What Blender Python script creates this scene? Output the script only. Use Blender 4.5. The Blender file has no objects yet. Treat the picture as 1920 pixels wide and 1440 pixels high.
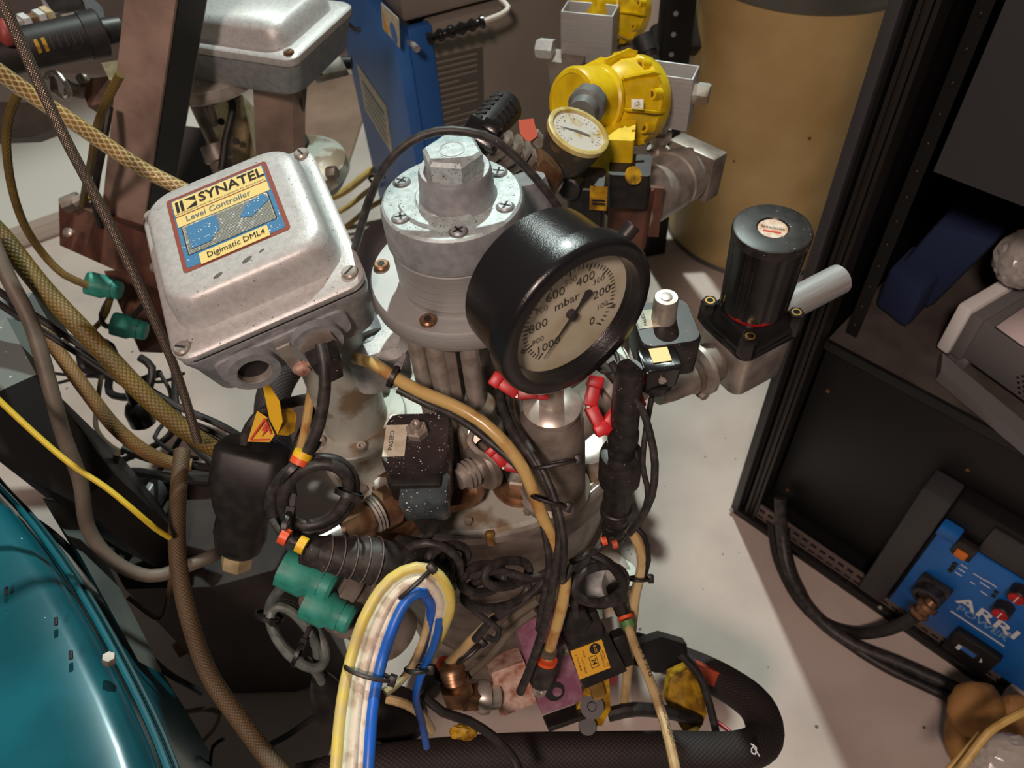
import bpy, bmesh, math, random
from mathutils import Vector as V, Matrix
random.seed(7)
SC = bpy.context.scene
COL = SC.collection
# ---------------------------------------------------------------- camera
F = 1450.0
CAM = V((0, 0, 1.6))
CR = V((0.9966, -0.0617, -0.0525)); CU = V((0.0810, 0.7591, 0.6459)); CF = V((0.0, 0.6480, -0.7616))
CR = (CU.cross(-CF)).normalized(); CU = (-CF).cross(CR).normalized()
cd = bpy.data.cameras.new('camera'); cam = bpy.data.objects.new('camera', cd); COL.objects.link(cam)
cd.sensor_width = 36; cd.lens = F * 36 / 1920; cd.clip_start = .02
m3 = Matrix((CR, CU, -CF)).transposed()
cam.matrix_world = Matrix.Translation(CAM) @ m3.to_4x4()
cd.dof.use_dof = True; cd.dof.focus_distance = .8; cd.dof.aperture_fstop = 8
SC.camera = cam
# ---------------------------------------------------------------- light
w = bpy.data.worlds.new('room'); SC.world = w; w.use_nodes = True
w.node_tree.nodes['Background'].inputs[0].default_value = (1.0, .86, .76, 1)
w.node_tree.nodes['Background'].inputs[1].default_value = .055
def lamp(name, kind, loc, tgt, power, color, size, angle=None):
    l = bpy.data.lights.new(name, kind); l.energy = power; l.color = color
    if kind == 'AREA': l.size = size
    else: l.shadow_soft_size = size
    if kind == 'SPOT': l.spot_size = math.radians(angle or 90); l.spot_blend = .3
    o = bpy.data.objects.new(name, l); COL.objects.link(o); o.location = loc
    o.rotation_euler = (V(tgt) - V(loc)).to_track_quat('-Z', 'Y').to_euler(); return o
lamp('work_lamp_cool', 'SPOT', (.24, 2.75, 3.95), (.1, .8, .6), 450, (.87, 1.0, .94), .045, 80)
lamp('work_lamp_warm', 'AREA', (-.45, -.85, 2.75), (.15, .8, .5), 36, (1, .76, .66), .3)
SC.view_settings.view_transform = 'Standard'; SC.view_settings.look = 'None'
SC.view_settings.exposure = 0.0; SC.view_settings.gamma = 1; SC.view_settings.use_curve_mapping = False
# ---------------------------------------------------------------- placement
def ray(px, py): return CR * ((px - 960) / F) + CU * ((720 - py) / F) + CF
def P(px, py, d): return CAM + ray(px, py) * d
def PZ(px, py, z):
    r = ray(px, py); return CAM + r * ((z - CAM.z) / r.z)
def PN(px, py, p0, n):
    r = ray(px, py); return CAM + r * ((p0 - CAM).dot(n) / r.dot(n))
ZU = V((0, 0, 1))
# ---------------------------------------------------------------- materials
def lin(c):
    return tuple(((x / 255) / 12.92 if x / 255 <= .04045 else ((x / 255 + .055) / 1.055) ** 2.4) for x in c) + (1,)
MC = {}
def mat(name, c, rough=.5, metal=0., c2=None, sc=60., lo=.4, hi=.65, speck=None, bump=None, braid=None,
        trans=0, coat=0, brush=False, bands=None, sss=0):
    """speck=(colour, cells per metre, radius 0..1); bump=(scale, strength); braid=(cells/m along, cells around, colour)"""
    if name in MC: return MC[name]
    m = bpy.data.materials.new(name); m.use_nodes = True; MC[name] = m
    nt = m.node_tree; N = nt.nodes; L = nt.links; b = N['Principled BSDF']
    b.inputs['Roughness'].default_value = rough; b.inputs['Metallic'].default_value = metal
    if coat: b.inputs['Coat Weight'].default_value = coat; b.inputs['Coat Roughness'].default_value = .15
    if trans: b.inputs['Transmission Weight'].default_value = trans
    if sss:
        b.inputs['Subsurface Weight'].default_value = sss; b.inputs['Subsurface Scale'].default_value = .005
    tc = N.new('ShaderNodeTexCoord')
    def noise(s, det=4, stretch=None):
        n = N.new('ShaderNodeTexNoise'); n.inputs['Scale'].default_value = s; n.inputs['Detail'].default_value = det
        if stretch:
            mp = N.new('ShaderNodeMapping'); mp.inputs['Scale'].default_value = stretch
            L.new(tc.outputs['Object'], mp.inputs[0]); L.new(mp.outputs[0], n.inputs['Vector'])
        else: L.new(tc.outputs['Object'], n.inputs['Vector'])
        return n.outputs['Fac']
    def ramp(src, a, bb):
        r = N.new('ShaderNodeMapRange'); r.inputs['From Min'].default_value = a; r.inputs['From Max'].default_value = bb
        L.new(src, r.inputs['Value']); return r.outputs['Result']
    def mix(fac, A, B):
        x = N.new('ShaderNodeMix'); x.data_type = 'RGBA'
        if isinstance(fac, float): x.inputs[0].default_value = fac
        else: L.new(fac, x.inputs[0])
        for i, q in ((6, A), (7, B)):
            if isinstance(q, tuple): x.inputs[i].default_value = q
            else: L.new(q, x.inputs[i])
        return x.outputs[2]
    col = lin(c)
    if c2 is not None:
        col = mix(ramp(noise(sc, 6), lo, hi), col, lin(c2))
    if brush:
        d = tuple(v * .75 for v in lin(c)[:3]) + (1,)
        col = mix(ramp(noise(40, 3, (.3, .3, 30)), .35, .7), col, d)
    if braid:
        uv = N.new('ShaderNodeMapping'); uv.inputs['Scale'].default_value = (braid[0], braid[1], 1)
        uv.inputs['Rotation'].default_value = (0, 0, 0)
        L.new(tc.outputs['UV'], uv.inputs[0])
        sp = N.new('ShaderNodeSeparateXYZ'); L.new(uv.outputs[0], sp.inputs[0])
        def op(o, a, bq=None):
            q = N.new('ShaderNodeMath'); q.operation = o
            for i, t in enumerate((a, bq)):
                if t is None: continue
                if isinstance(t, (int, float)): q.inputs[i].default_value = t
                else: L.new(t, q.inputs[i])
            return q.outputs[0]
        s1 = op('ABSOLUTE', op('SINE', op('MULTIPLY', op('ADD', sp.outputs[0], sp.outputs[1]), math.pi)))
        s2 = op('ABSOLUTE', op('SINE', op('MULTIPLY', op('SUBTRACT', sp.outputs[0], sp.outputs[1]), math.pi)))
        h = op('MULTIPLY', s1, s2); col = mix(ramp(h, .02, .5), lin(braid[2]), col)
        bp = N.new('ShaderNodeBump'); bp.inputs['Strength'].default_value = .5; bp.inputs['Distance'].default_value = .001
        L.new(h, bp.inputs['Height']); L.new(bp.outputs[0], b.inputs['Normal'])
    if speck:
        vo = N.new('ShaderNodeTexVoronoi'); vo.inputs['Scale'].default_value = speck[1]
        L.new(tc.outputs['Object'], vo.inputs['Vector'])
        n2 = noise(speck[1] * .35, 1)
        lt = N.new('ShaderNodeMath'); lt.operation = 'LESS_THAN'; L.new(vo.outputs['Distance'], lt.inputs[0])
        ml = N.new('ShaderNodeMath'); ml.operation = 'MULTIPLY_ADD'; L.new(n2, ml.inputs[0])
        ml.inputs[1].default_value = speck[2] * 5; ml.inputs[2].default_value = -speck[2] * 1.6
        L.new(ml.outputs[0], lt.inputs[1]); col = mix(lt.outputs[0], col, lin(speck[0]))
    if isinstance(col, tuple): b.inputs['Base Color'].default_value = col
    else: L.new(col, b.inputs['Base Color'])
    if bump:
        bp = N.new('ShaderNodeBump'); bp.inputs['Strength'].default_value = bump[1]; bp.inputs['Distance'].default_value = .001
        L.new(noise(bump[0], 5), bp.inputs['Height']); L.new(bp.outputs[0], b.inputs['Normal'])
    return m
M = dict(
 floor=mat('floor_paint', (206, 190, 180), .62, c2=(186, 170, 160), sc=4, speck=((92, 84, 80), 22, .045), bump=(30, .15)),
 castgrey=mat('cast_grey', (166, 168, 170), .45, .3, c2=(146, 148, 150), sc=90, bump=(400, .25)),
 castpaint=mat('cast_paint_speckled', (190, 204, 204), .5, .15, c2=(166, 176, 176), sc=120, speck=((70, 74, 76), 420, .15), bump=(300, .2)),
 lid=mat('aluminium_lid', (204, 204, 202), .45, .25, c2=(190, 190, 188), sc=160, speck=((106, 108, 108), 170, .09), bump=(500, .25)),
 steel=mat('steel', (200, 192, 182), .36, .5, c2=(160, 150, 140), sc=40),
 brushed=mat('brushed_steel', (186, 186, 184), .48, .35, brush=True),
 dullsteel=mat('dull_steel', (156, 146, 136), .45, .35, c2=(116, 106, 96), sc=30),
 lidsteel=mat('stained_steel', (184, 186, 176), .42, .2, c2=(136, 118, 96), sc=17, lo=.5, hi=.6, bump=(60, .2)),
 rusty=mat('rusty_steel', (122, 82, 66), .6, .3, c2=(92, 62, 54), sc=25, bump=(120, .4)),
 strut=mat('brown_steel_strut', (178, 152, 138), .5, .15, c2=(142, 120, 108), sc=14, speck=((220, 208, 196), 45, .04), bump=(80, .2)),
 bronze=mat('bronze', (158, 122, 92), .38, .7, c2=(116, 84, 60), sc=60),
 brass=mat('brass', (200, 160, 90), .3, .8),
 copperblk=mat('worn_nickel_block', (226, 196, 178), .5, .2, c2=(168, 110, 88), sc=70, bump=(200, .4)),
 purple=mat('purple_anodised', (150, 96, 120), .38, .3, c2=(186, 146, 160), sc=45, lo=.45, hi=.75),
 black=mat('black_plastic', (30, 28, 28), .45, c2=(46, 42, 40), sc=50),
 blackd=mat('black_plastic_dusty', (32, 30, 30), .42, c2=(50, 46, 44), sc=80, speck=((190, 184, 178), 210, .07)),
 blackgloss=mat('black_gloss', (20, 19, 20), .22, c2=(34, 30, 30), sc=30, bump=(500, .12)),
 gaugeblk=mat('gauge_black_enamel', (30, 28, 30), .24, .1, coat=.3, speck=((150, 140, 136), 60, .02), bump=(900, .25)),
 rubber=mat('black_rubber', (30, 28, 27), .5, c2=(46, 42, 40), sc=60),
 rubberd=mat('dusty_rubber', (40, 37, 36), .5, c2=(66, 61, 58), sc=90, speck=((150, 142, 134), 260, .07)),
 drop=mat('black_plastic_spattered', (58, 50, 50), .4, c2=(44, 40, 40), sc=40, speck=((214, 208, 202), 260, .14)),
 dropg=mat('grey_plug_spattered', (84, 96, 100), .3, c2=(60, 66, 70), sc=40, speck=((226, 226, 220), 230, .17)),
 yellow=mat('yellow_enamel', (236, 204, 22), .38, c2=(214, 178, 14), sc=40, coat=.3, bump=(200, .15)),
 yellowd=mat('yellow_stained', (206, 160, 30), .5, c2=(120, 84, 20), sc=60),
 red=mat('red_plastic', (204, 30, 36), .4, c2=(160, 22, 30), sc=40),
 orange=mat('orange_collar', (232, 92, 48), .45),
 yellowtag=mat('yellow_tag', (238, 190, 36), .5),
 orangedul=mat('faded_orange', (196, 86, 58), .55),
 green=mat('green_plug', (62, 164, 146), .5, c2=(50, 140, 124), sc=60),
 teal=mat('teal_enamel', (20, 100, 114), .3, .1, c2=(14, 80, 92), sc=8, speck=((170, 200, 200), 60, .04), coat=.4),
 tealdark=mat('teal_dark', (20, 70, 76), .4),
 blue=mat('blue_enamel', (58, 116, 190), .45, c2=(52, 104, 176), sc=5),
 bluedark=mat('blue_trim', (38, 92, 160), .45),  # cabinet blue darkened: shade of the front edge put into the colour
 greycab=mat('grey_cabinet', (134, 126, 116), .5, c2=(122, 114, 104), sc=3),
 drum=mat('ochre_drum', (204, 174, 118), .5, c2=(186, 154, 98), sc=6, speck=((96, 74, 36), 12, .05)),
 drumring=mat('drum_ring', (120, 120, 112), .4, .6),
 rack=mat('rack_black', (15, 14, 14), .5), rackgrey=mat('rack_grey', (58, 58, 60), .5),
 rackrail=mat('rack_rail', (42, 38, 36), .45, .3), shelf=mat('shelf_grey', (86, 80, 74), .6, c2=(66, 60, 56), sc=12),
 instw=mat('instrument_white', (236, 236, 232), .5), instg=mat('instrument_grey', (112, 110, 110), .5),
 paper=mat('paper', (226, 212, 212), .8, bump=(30, .6)),
 navy=mat('navy_cloth', (26, 40, 76), .9, bump=(60, .6)),
 plastic=mat('clear_plastic', (226, 222, 216), .2, trans=.5, bump=(90, .8)),
 arriblue=mat('ballast_blue', (24, 110, 192), .4, c2=(22, 96, 176), sc=12),
 leather=mat('tan_leather', (166, 122, 66), .7, c2=(134, 94, 48), sc=18, bump=(60, .7)),
 stick=mat('pale_yellow_tube', (226, 190, 112), .5, c2=(196, 156, 84), sc=40),
 amber=mat('amber_tube', (206, 176, 112), .3, c2=(170, 118, 62), sc=35, lo=.5, hi=.7, coat=.4, sss=.2),
 amberc=mat('cream_tube', (212, 190, 140), .35, c2=(180, 146, 98), sc=30, coat=.3, sss=.2),
 braidhose=mat('braided_clear_hose', (150, 122, 70), .3, c2=(124, 98, 52), sc=20, braid=(90, 8, (214, 190, 140)), coat=.5),
 olivehose=mat('braided_olive_hose', (132, 108, 48), .5, c2=(104, 84, 40), sc=20, braid=(140, 12, (84, 68, 30))),
 olivehose2=mat('braided_ochre_hose', (140, 108, 58), .55, c2=(104, 80, 44), sc=18, braid=(160, 12, (110, 84, 46))),
 brownhose=mat('brown_hose', (106, 86, 60), .55, c2=(84, 66, 46), sc=14, braid=(220, 14, (84, 68, 46))),
 greyhose=mat('grey_brown_hose', (110, 100, 88), .55, c2=(88, 78, 66), sc=20),
 steelbraid=mat('steel_braid', (150, 134, 120), .35, .7, braid=(330, 12, (60, 52, 46))),
 ylwcable=mat('yellow_cable', (214, 186, 48), .45),
 bigbraid=mat('black_braided_sleeve', (56, 46, 46), .7, c2=(42, 36, 36), sc=12, braid=(150, 26, (28, 22, 22))),
 white=mat('cream_hose', (226, 216, 198), .45, c2=(196, 178, 156), sc=60, lo=.5, hi=.62),
 palegreen=mat('pale_hose', (206, 212, 190), .45, c2=(176, 172, 150), sc=60, lo=.5, hi=.62),
 ylwhose=mat('yellow_hose', (226, 206, 100), .45, c2=(206, 190, 130), sc=50),
 bluehose=mat('blue_hose', (24, 100, 206), .4, c2=(40, 96, 170), sc=60),
 dial=mat('dial_cream', (226, 220, 196), .5, c2=(206, 196, 156), sc=26, lo=.42, hi=.7),
 ink=mat('black_ink', (34, 32, 34), .6), inkgrey=mat('grey_ink', (96, 92, 86), .6), whiteink=mat('white_ink', (226, 228, 230), .6),
 paleink=mat('pale_blue_ink', (120, 162, 206), .6), greyink2=mat('blue_grey_ink', (88, 108, 128), .6),
 redink=mat('red_ink', (214, 52, 30), .6), brownink=mat('red_brown_ink', (140, 74, 60), .6),
 lblcream=mat('label_cream', (236, 214, 138), .5, speck=((200, 200, 190), 320, .06)),
 lblblue=mat('label_blue', (72, 128, 172), .5, speck=((236, 236, 230), 330, .16)),
 sticker=mat('white_sticker', (222, 216, 198), .6, c2=(200, 190, 160), sc=80),
 cream=mat('cream_casting', (196, 178, 140), .55, c2=(160, 140, 104), sc=40),
 white2=mat('white_board', (214, 206, 196), .6), matb=mat('brown_mat', (150, 122, 104), .8, c2=(132, 104, 88), sc=6),  # the brown is floor in shade, painted as a flat sheet
 greytube=mat('grey_cable', (120, 128, 122), .5, c2=(90, 96, 92), sc=60),
 dirtydial=mat('stained_dial', (206, 204, 194), .3, c2=(186, 160, 90), sc=70, lo=.5, hi=.66),
 wornrim=mat('worn_rubber_rim', (132, 122, 114), .6),
 darkfloor=mat('dark_tray', (52, 44, 40), .7, c2=(36, 30, 28), sc=10),  # dark brown for the block added to shade the floor
)
gm = bpy.data.materials.new('thin_glass'); gm.use_nodes = True; M['gglass'] = gm; nt = gm.node_tree; nt.nodes.clear()
o_ = nt.nodes.new('ShaderNodeOutputMaterial'); mx = nt.nodes.new('ShaderNodeMixShader'); tr_ = nt.nodes.new('ShaderNodeBsdfTransparent'); gl_ = nt.nodes.new('ShaderNodeBsdfGlossy'); gl_.inputs['Roughness'].default_value = .08
mx.inputs[0].default_value = .05; nt.links.new(tr_.outputs[0], mx.inputs[1]); nt.links.new(gl_.outputs[0], mx.inputs[2]); nt.links.new(mx.outputs[0], o_.inputs[0])
M['railtan'] = mat('slotted_rail_tan', (118, 104, 98), .5, .2)
# ---------------------------------------------------------------- builders
WO = {}
def lab(o, label=None, cat=None, group=None, kind=None):
    if label: o['label'] = label
    if cat: o['category'] = cat
    if group: o['group'] = group
    if kind: o['kind'] = kind
    return o
def thing(name, label, cat, loc, group=None):
    o = bpy.data.objects.new(name, None); o.empty_display_size = .02; COL.objects.link(o)
    o.location = loc; WO[o.name] = V(loc); return lab(o, label, cat, group)
class B:
    """collects shapes in world coordinates into ONE mesh"""
    def __init__(s): s.v = []; s.f = []; s.uv = []; s.mi = []; s.cur = 0
    def add(s, vs, fs, uvs=None):
        n = len(s.v); s.v += [V(p) for p in vs]
        for i, f in enumerate(fs):
            s.f.append([n + k for k in f]); s.uv.append(uvs[i] if uvs else None); s.mi.append(s.cur)
        return s
    def box(s, c, ax, size, bev=0.):
        """c centre, ax = (x, y, z) axes, size full lengths"""
        x, y, z = [V(a).normalized() for a in ax]; a, b, cc = [q / 2 for q in size]
        bm = bmesh.new(); bmesh.ops.create_cube(bm, size=1)
        for v in bm.verts: v.co = V((v.co.x * size[0], v.co.y * size[1], v.co.z * size[2]))
        if bev: bmesh.ops.bevel(bm, geom=bm.edges[:], offset=bev, segments=2, affect='EDGES', profile=.5)
        bm.verts.index_update()
        s.add([V(c) + x * v.co.x + y * v.co.y + z * v.co.z for v in bm.verts], [[v.index for v in f.verts] for f in bm.faces])
        bm.free(); return s
    def lathe(s, A, Bp, prof, seg=32, cap=True, flute=None):
        """revolve prof [(t, r)] about the axis from A towards Bp; t in metres"""
        A = V(A); d = (V(Bp) - A).normalized(); u = d.orthogonal().normalized(); w_ = d.cross(u); vs = []; fs = []; uvs = []
        for t, r in prof:
            for k in range(seg):
                a = 2 * math.pi * k / seg; rr = r
                if flute and r > flute[2] and (k % flute[0]) < flute[1]: rr = r * flute[3]
                vs.append(A + d * t + (u * math.cos(a) + w_ * math.sin(a)) * rr)
        for i in range(len(prof) - 1):
            for k in range(seg):
                k2 = (k + 1) % seg
                fs.append([i * seg + k, i * seg + k2, (i + 1) * seg + k2, (i + 1) * seg + k])
                uvs.append([(prof[i][0], k / seg), (prof[i][0], (k + 1) / seg), (prof[i + 1][0], (k + 1) / seg), (prof[i + 1][0], k / seg)])
        if cap:
            fs.append(list(range(seg))[::-1]); uvs.append(None)
            n = (len(prof) - 1) * seg; fs.append([n + k for k in range(seg)]); uvs.append(None)
        return s.add(vs, fs, uvs)
    def tube(s, pts, r, seg=10, rr=None, closed=False):
        pts = [V(p) for p in pts]; n = len(pts); vs = []; fs = []; uvs = []
        T = []
        for i in range(n):
            a = pts[(i - 1) % n] if closed else pts[max(i - 1, 0)]; b = pts[(i + 1) % n] if closed else pts[min(i + 1, n - 1)]
            T.append((b - a).normalized())
        u = T[0].orthogonal().normalized(); L_ = [0]
        for i in range(n):
            if i: L_.append(L_[-1] + (pts[i] - pts[i - 1]).length)
            u = (u - T[i] * u.dot(T[i])).normalized(); w_ = T[i].cross(u); q = rr[i] if rr else r
            for k in range(seg):
                a = 2 * math.pi * k / seg; vs.append(pts[i] + (u * math.cos(a) + w_ * math.sin(a)) * q)
        for i in range(n if closed else n - 1):
            j = (i + 1) % n
            for k in range(seg):
                k2 = (k + 1) % seg; fs.append([i * seg + k, i * seg + k2, j * seg + k2, j * seg + k])
                l1 = L_[i]; l2 = L_[j] if j else L_[i] + .01
                uvs.append([(l1, k / seg), (l1, (k + 1) / seg), (l2, (k + 1) / seg), (l2, k / seg)])
        if not closed:
            fs.append(list(range(seg))[::-1]); uvs.append(None); fs.append([(n - 1) * seg + k for k in range(seg)]); uvs.append(None)
        return s.add(vs, fs, uvs)
    def prism(s, poly, off):
        """extrude a polygon of world points by the vector off"""
        poly = [V(p) for p in poly]; n = len(poly); off = V(off)
        return s.add(poly + [p + off for p in poly], [list(range(n))[::-1], [n + k for k in range(n)]] + [[k, (k + 1) % n, n + (k + 1) % n, n + k] for k in range(n)])
    def blob(s, c, ax, size, n=2, rough=0., sd=1):
        x, y, z = [V(a).normalized() for a in ax]; bm = bmesh.new(); bmesh.ops.create_icosphere(bm, subdivisions=n, radius=.5)
        rn = random.Random(sd); bm.verts.index_update()
        vs = []
        for v in bm.verts:
            k = 1 + rn.uniform(-rough, rough); vs.append(V(c) + (x * v.co.x * size[0] + y * v.co.y * size[1] + z * v.co.z * size[2]) * k)
        s.add(vs, [[v.index for v in f.verts] for f in bm.faces]); bm.free(); return s
    def build(s, name, m, parent=None, smooth=True, angle=35):
        me = bpy.data.meshes.new(name); c = sum(s.v, V()) / max(1, len(s.v))
        me.from_pydata([p - c for p in s.v], [], s.f)
        uvl = me.uv_layers.new(name='UVMap'); li = 0
        for f, u in zip(s.f, s.uv):
            if u:
                for k in range(len(f)): uvl.data[li + k].uv = u[k]
            li += len(f)
        for q in (m if isinstance(m, (list, tuple)) else [m]): me.materials.append(M[q] if isinstance(q, str) else q)
        for p, i in zip(me.polygons, s.mi): p.material_index = i
        bm = bmesh.new(); bm.from_mesh(me); bmesh.ops.recalc_face_normals(bm, faces=bm.faces[:]); bm.to_mesh(me); bm.free()
        if smooth: me.shade_smooth(); me.set_sharp_from_angle(angle=math.radians(angle))
        o = bpy.data.objects.new(name, me); COL.objects.link(o); WO[o.name] = c
        if parent is not None: o.parent = parent; o.location = c - WO[parent.name]
        else: o.location = c
        return o
def curve(pts, step=.012):
    """Catmull-Rom through world points"""
    pts = [V(p) for p in pts]
    if len(pts) < 3: return pts
    q = [2 * pts[0] - pts[1]] + pts + [2 * pts[-1] - pts[-2]]; out = []
    for i in range(1, len(q) - 2):
        a, b, c, d = q[i - 1], q[i], q[i + 1], q[i + 2]; n = max(2, min(14, int((c - b).length / step)))
        for k in range(n):
            t = k / n; out.append(.5 * ((2 * b) + (c - a) * t + (2 * a - 5 * b + 4 * c - d) * t * t + (3 * b - a - 3 * c + d) * t ** 3))
    out.append(pts[-1]); return out
def pc(pts, step=.012): return curve([P(*p) for p in pts], step)
def cable(name, label, cat, pts, wpx, m, group=None, parent=None, seg=10, step=.012):
    """pts (px, py, depth); wpx = seen width in pixels at the middle of the run"""
    pp = pc(pts, step); dm = pts[len(pts) // 2][2]; r = wpx * dm / F / 2
    o = B().tube(pp, r, seg).build(name, M[m], parent)
    if label: lab(o, label, cat, group)
    return o
def txt(s, c, x, y, h, m, parent, name='lettering', width=None, bold=False, th=.0003, al='CENTER'):
    """flat lettering centred at c, running along x, cap height direction y"""
    cu = bpy.data.curves.new('t', 'FONT'); cu.body = s; cu.size = 1; cu.align_x = al; cu.align_y = 'CENTER'; cu.resolution_u = 2
    if bold: cu.offset = .018
    o = bpy.data.objects.new('t', cu); COL.objects.link(o); bpy.context.view_layer.update()
    me = bpy.data.meshes.new_from_object(o.evaluated_get(bpy.context.evaluated_depsgraph_get())); bpy.data.objects.remove(o); bpy.data.curves.remove(cu)
    xs = [v.co.x for v in me.vertices]; ww = max(xs) - min(xs); k = h / .72; kx = width / ww if width else k
    x = V(x).normalized(); y = V(y).normalized(); n = x.cross(y).normalized(); b = B()
    b.add([V(c) + x * v.co.x * kx + y * v.co.y * k + n * th for v in me.vertices], [list(p.vertices) for p in me.polygons])
    bpy.data.meshes.remove(me)
    return b.build(name, m, parent, smooth=False)
def fcable(name, label, cat, pts, r, m, group=None, parent=None):
    """cable lying on the floor: pts (px, py, height)"""
    o = B().tube(curve([PZ(*p) for p in pts], .02), r, 12).build(name, M[m], parent)
    if label: lab(o, label, cat, group)
    return o
def frame(yaw):
    a = math.radians(yaw); return V((math.cos(a), math.sin(a), 0)), V((-math.sin(a), math.cos(a), 0)), ZU
def hexa(b, A, d, r, h, hole=0):
    """hexagonal nut or head standing at A along d"""
    A = V(A); d = V(d).normalized(); b.lathe(A, A + d, [(0, r), (h * .85, r), (h, r * .88)] + ([(h, hole), (h * .4, hole)] if hole else []), 6); return b
def screw_at(p, n, r, parent, m='steel', kind='slot', name='screw'):
    n = V(n).normalized(); b = B(); b.lathe(p, V(p) + n, [(0, r), (r * .35, r), (r * .55, r * .8), (r * .55, r * .1)], 16)
    o = b.build(name, M[m], parent); u = n.orthogonal().normalized(); 
    u = Matrix.Rotation(random.uniform(0, 3), 3, n) @ u; w_ = n.cross(u); k = B()
    k.box(V(p) + n * r * .54, (u, w_, n), (r * 1.4, r * .26, r * .1))
    if kind == 'cross': k.box(V(p) + n * r * .54, (w_, u, n), (r * 1.4, r * .26, r * .1))
    if kind == 'hex': k = B().lathe(V(p) + n * r * .5, V(p) + n, [(0, r * .45), (r * .1, r * .45)], 6)
    if len(o.name.split('.')[0]) and parent.parent is None: k.build('drive_slot', M['ink'], o)
    return o
def ziptie(c, ax, r, w_, parent=None, label=None, name='cable_tie', group=None, m='black'):
    c = V(c); ax = V(ax).normalized(); b = B()
    u = ax.orthogonal().normalized(); v2 = ax.cross(u)
    b.lathe(c - ax * w_ / 2, c + ax, [(0, r * .98), (0, r * 1.12), (w_, r * 1.12), (w_, r * .98)], 20, cap=False)
    b.box(c + u * r * 1.15, (u, v2, ax), (r * .5, r * .5, w_ * 1.6)); b.box(c + u * r * 1.7, (u, v2, ax), (r * 1.2, .001, w_))
    o = b.build(name, M[m], parent)
    if label: lab(o, label, 'cable tie', group)
    return o
# ================================================================ setting
b = B(); b.add([(-3.5, -1.5, 0), (3.5, -1.5, 0), (3.5, 5, 0), (-3.5, 5, 0)], [[0, 1, 2, 3]]); lab(b.build('floor', M['floor']), kind='structure')
# ================================================================ rack cabinet on the right
RA = V((.5, .93, 0)); E1 = V((.667, -.745, 0)).normalized(); E2 = V((.745, .667, 0)).normalized()
def R(a, c, z): return RA + E1 * a + E2 * c + ZU * z
def rbox(bb, a, c, z, bev=0):
    """a, c, z = (from, to) ranges along the rack's width, depth and height"""
    return bb.box(R(sum(a) / 2, sum(c) / 2, sum(z) / 2), (E1, E2, ZU), (a[1] - a[0], c[1] - c[0], z[1] - z[0]), bev)
def onrack(px, py, e2=0): return PN(px, py, R(0, e2, 0), E2)
rack = thing('rack_cabinet', 'tall open black equipment rack at the right holding a shelf', 'rack', R(.3, .35, 0))
lab(rbox(B(), (0, .02), (0, .7), (.02, 1.6)).build('side_panel', M['rack'], rack))
rbox(B(), (.6, .62), (0, .7), (.02, 1.6)).build('side_panel', M['rack'], rack)
rbox(B(), (0, .62), (.68, .7), (.02, 1.6)).build('back_panel', M['rack'], rack)
rbox(B(), (0, .62), (0, .7), (.0, .02)).build('base_panel', M['rack'], rack)
rbox(B(), (0, .62), (0, .7), (1.6, 1.62)).build('top_panel', M['rack'], rack)
p = B(); rbox(p, (-.002, .016), (-.02, 0), (0, 1.6), .003); lab(p.build('front_post', M['rackgrey'], rack), 'dark grey outer corner post')
p = B(); rbox(p, (.03, .036), (-.012, .03), (.02, 1.6)); rbox(p, (.036, .046), (-.008, .0), (.02, 1.6), .001); rbox(p, (.05, .056), (-.012, .03), (.02, 1.6)); p.build('post_channel', M['rackrail'], rack)
# cage rail with nuts
mr = B(); rbox(mr, (.075, .095), (.05, .054), (.60, 1.6)); mr.build('mounting_rail', M['rack'], rack)
for k in range(22):
    z = .625 + k * .044
    q = B().lathe(R(.085, .05, z), R(.085, .0, z), [(0, .003), (.002, .003), (.003, .002)], 8); q.build('rail_rivet', M['rackrail'], rack)
# slotted bottom rail: bars and webs so the slots are real
br = B()
for z0, z1 in ((.014, .020), (.034, .042), (.060, .068)): rbox(br, (.05, .60), (-.004, .001), (z0, z1))
for k in range(26):
    e = .05 + k * .0215; rbox(br, (e, e + .008), (-.0035, .0008), (.018, .064))
br.build('slotted_rail', M['railtan'], rack)
rbox(B(), (.05, .60), (.002, .004), (.014, .068)).build('rail_backing', M['ink'], rack)
lp = B(); rbox(lp, (.0, .62), (-.02, 0), (0, .02), .003); lp.build('bottom_rail', M['rack'], rack)
c_ = B().lathe(R(.004, -.02, .012), R(.004, -.1, .012), [(0, .006), (.004, .006), (.006, .003)], 12); c_.build('foot_screw', M['steel'], rack)
q = B().lathe(R(.365, -.02, .03), R(.365, -.1, .03), [(0, .005), (.003, .005), (.005, .003)], 12); q.build('foot_screw', M['steel'], rack)
# shelf
sh = thing('rack_shelf', 'grey metal shelf fixed across the rack under the white-rimmed instrument', 'shelf', R(.3, .3, .59))
rbox(B(), (.06, .58), (.02, .62), (.585, .595)).build('shelf_plate', M['shelf'], sh)
rbox(B(), (.06, .58), (.012, .02), (.578, .597)).build('shelf_lip', M['rack'], sh)
# black blank unit below
bl = thing('blank_rack_unit', 'large plain black blanking box filling the rack below the shelf', 'equipment box', R(.3, .3, .1))
rbox(B(), (.06, .58), (.030, .5), (.075, .572), .003).build('box_body', M['blackd' if 0 else 'rack'], bl)
for a, z in ((.09, .13), (.09, .47), (.35, .47)):
    B().lathe(R(a, .030, z), R(a, 0, z), [(0, .004), (.002, .004), (.003, .002)], 10).build('fixing_screw', M['bronze'], bl)
# upper grey device
ug = thing('grey_rack_unit', 'dark grey flat-fronted unit hanging in the upper part of the rack', 'equipment box', R(.35, .3, 1))
rbox(B(), (.117, .58), (.0, .5), (.972, 1.5), .002).build('front_panel', M['rackgrey'], ug)
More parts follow.
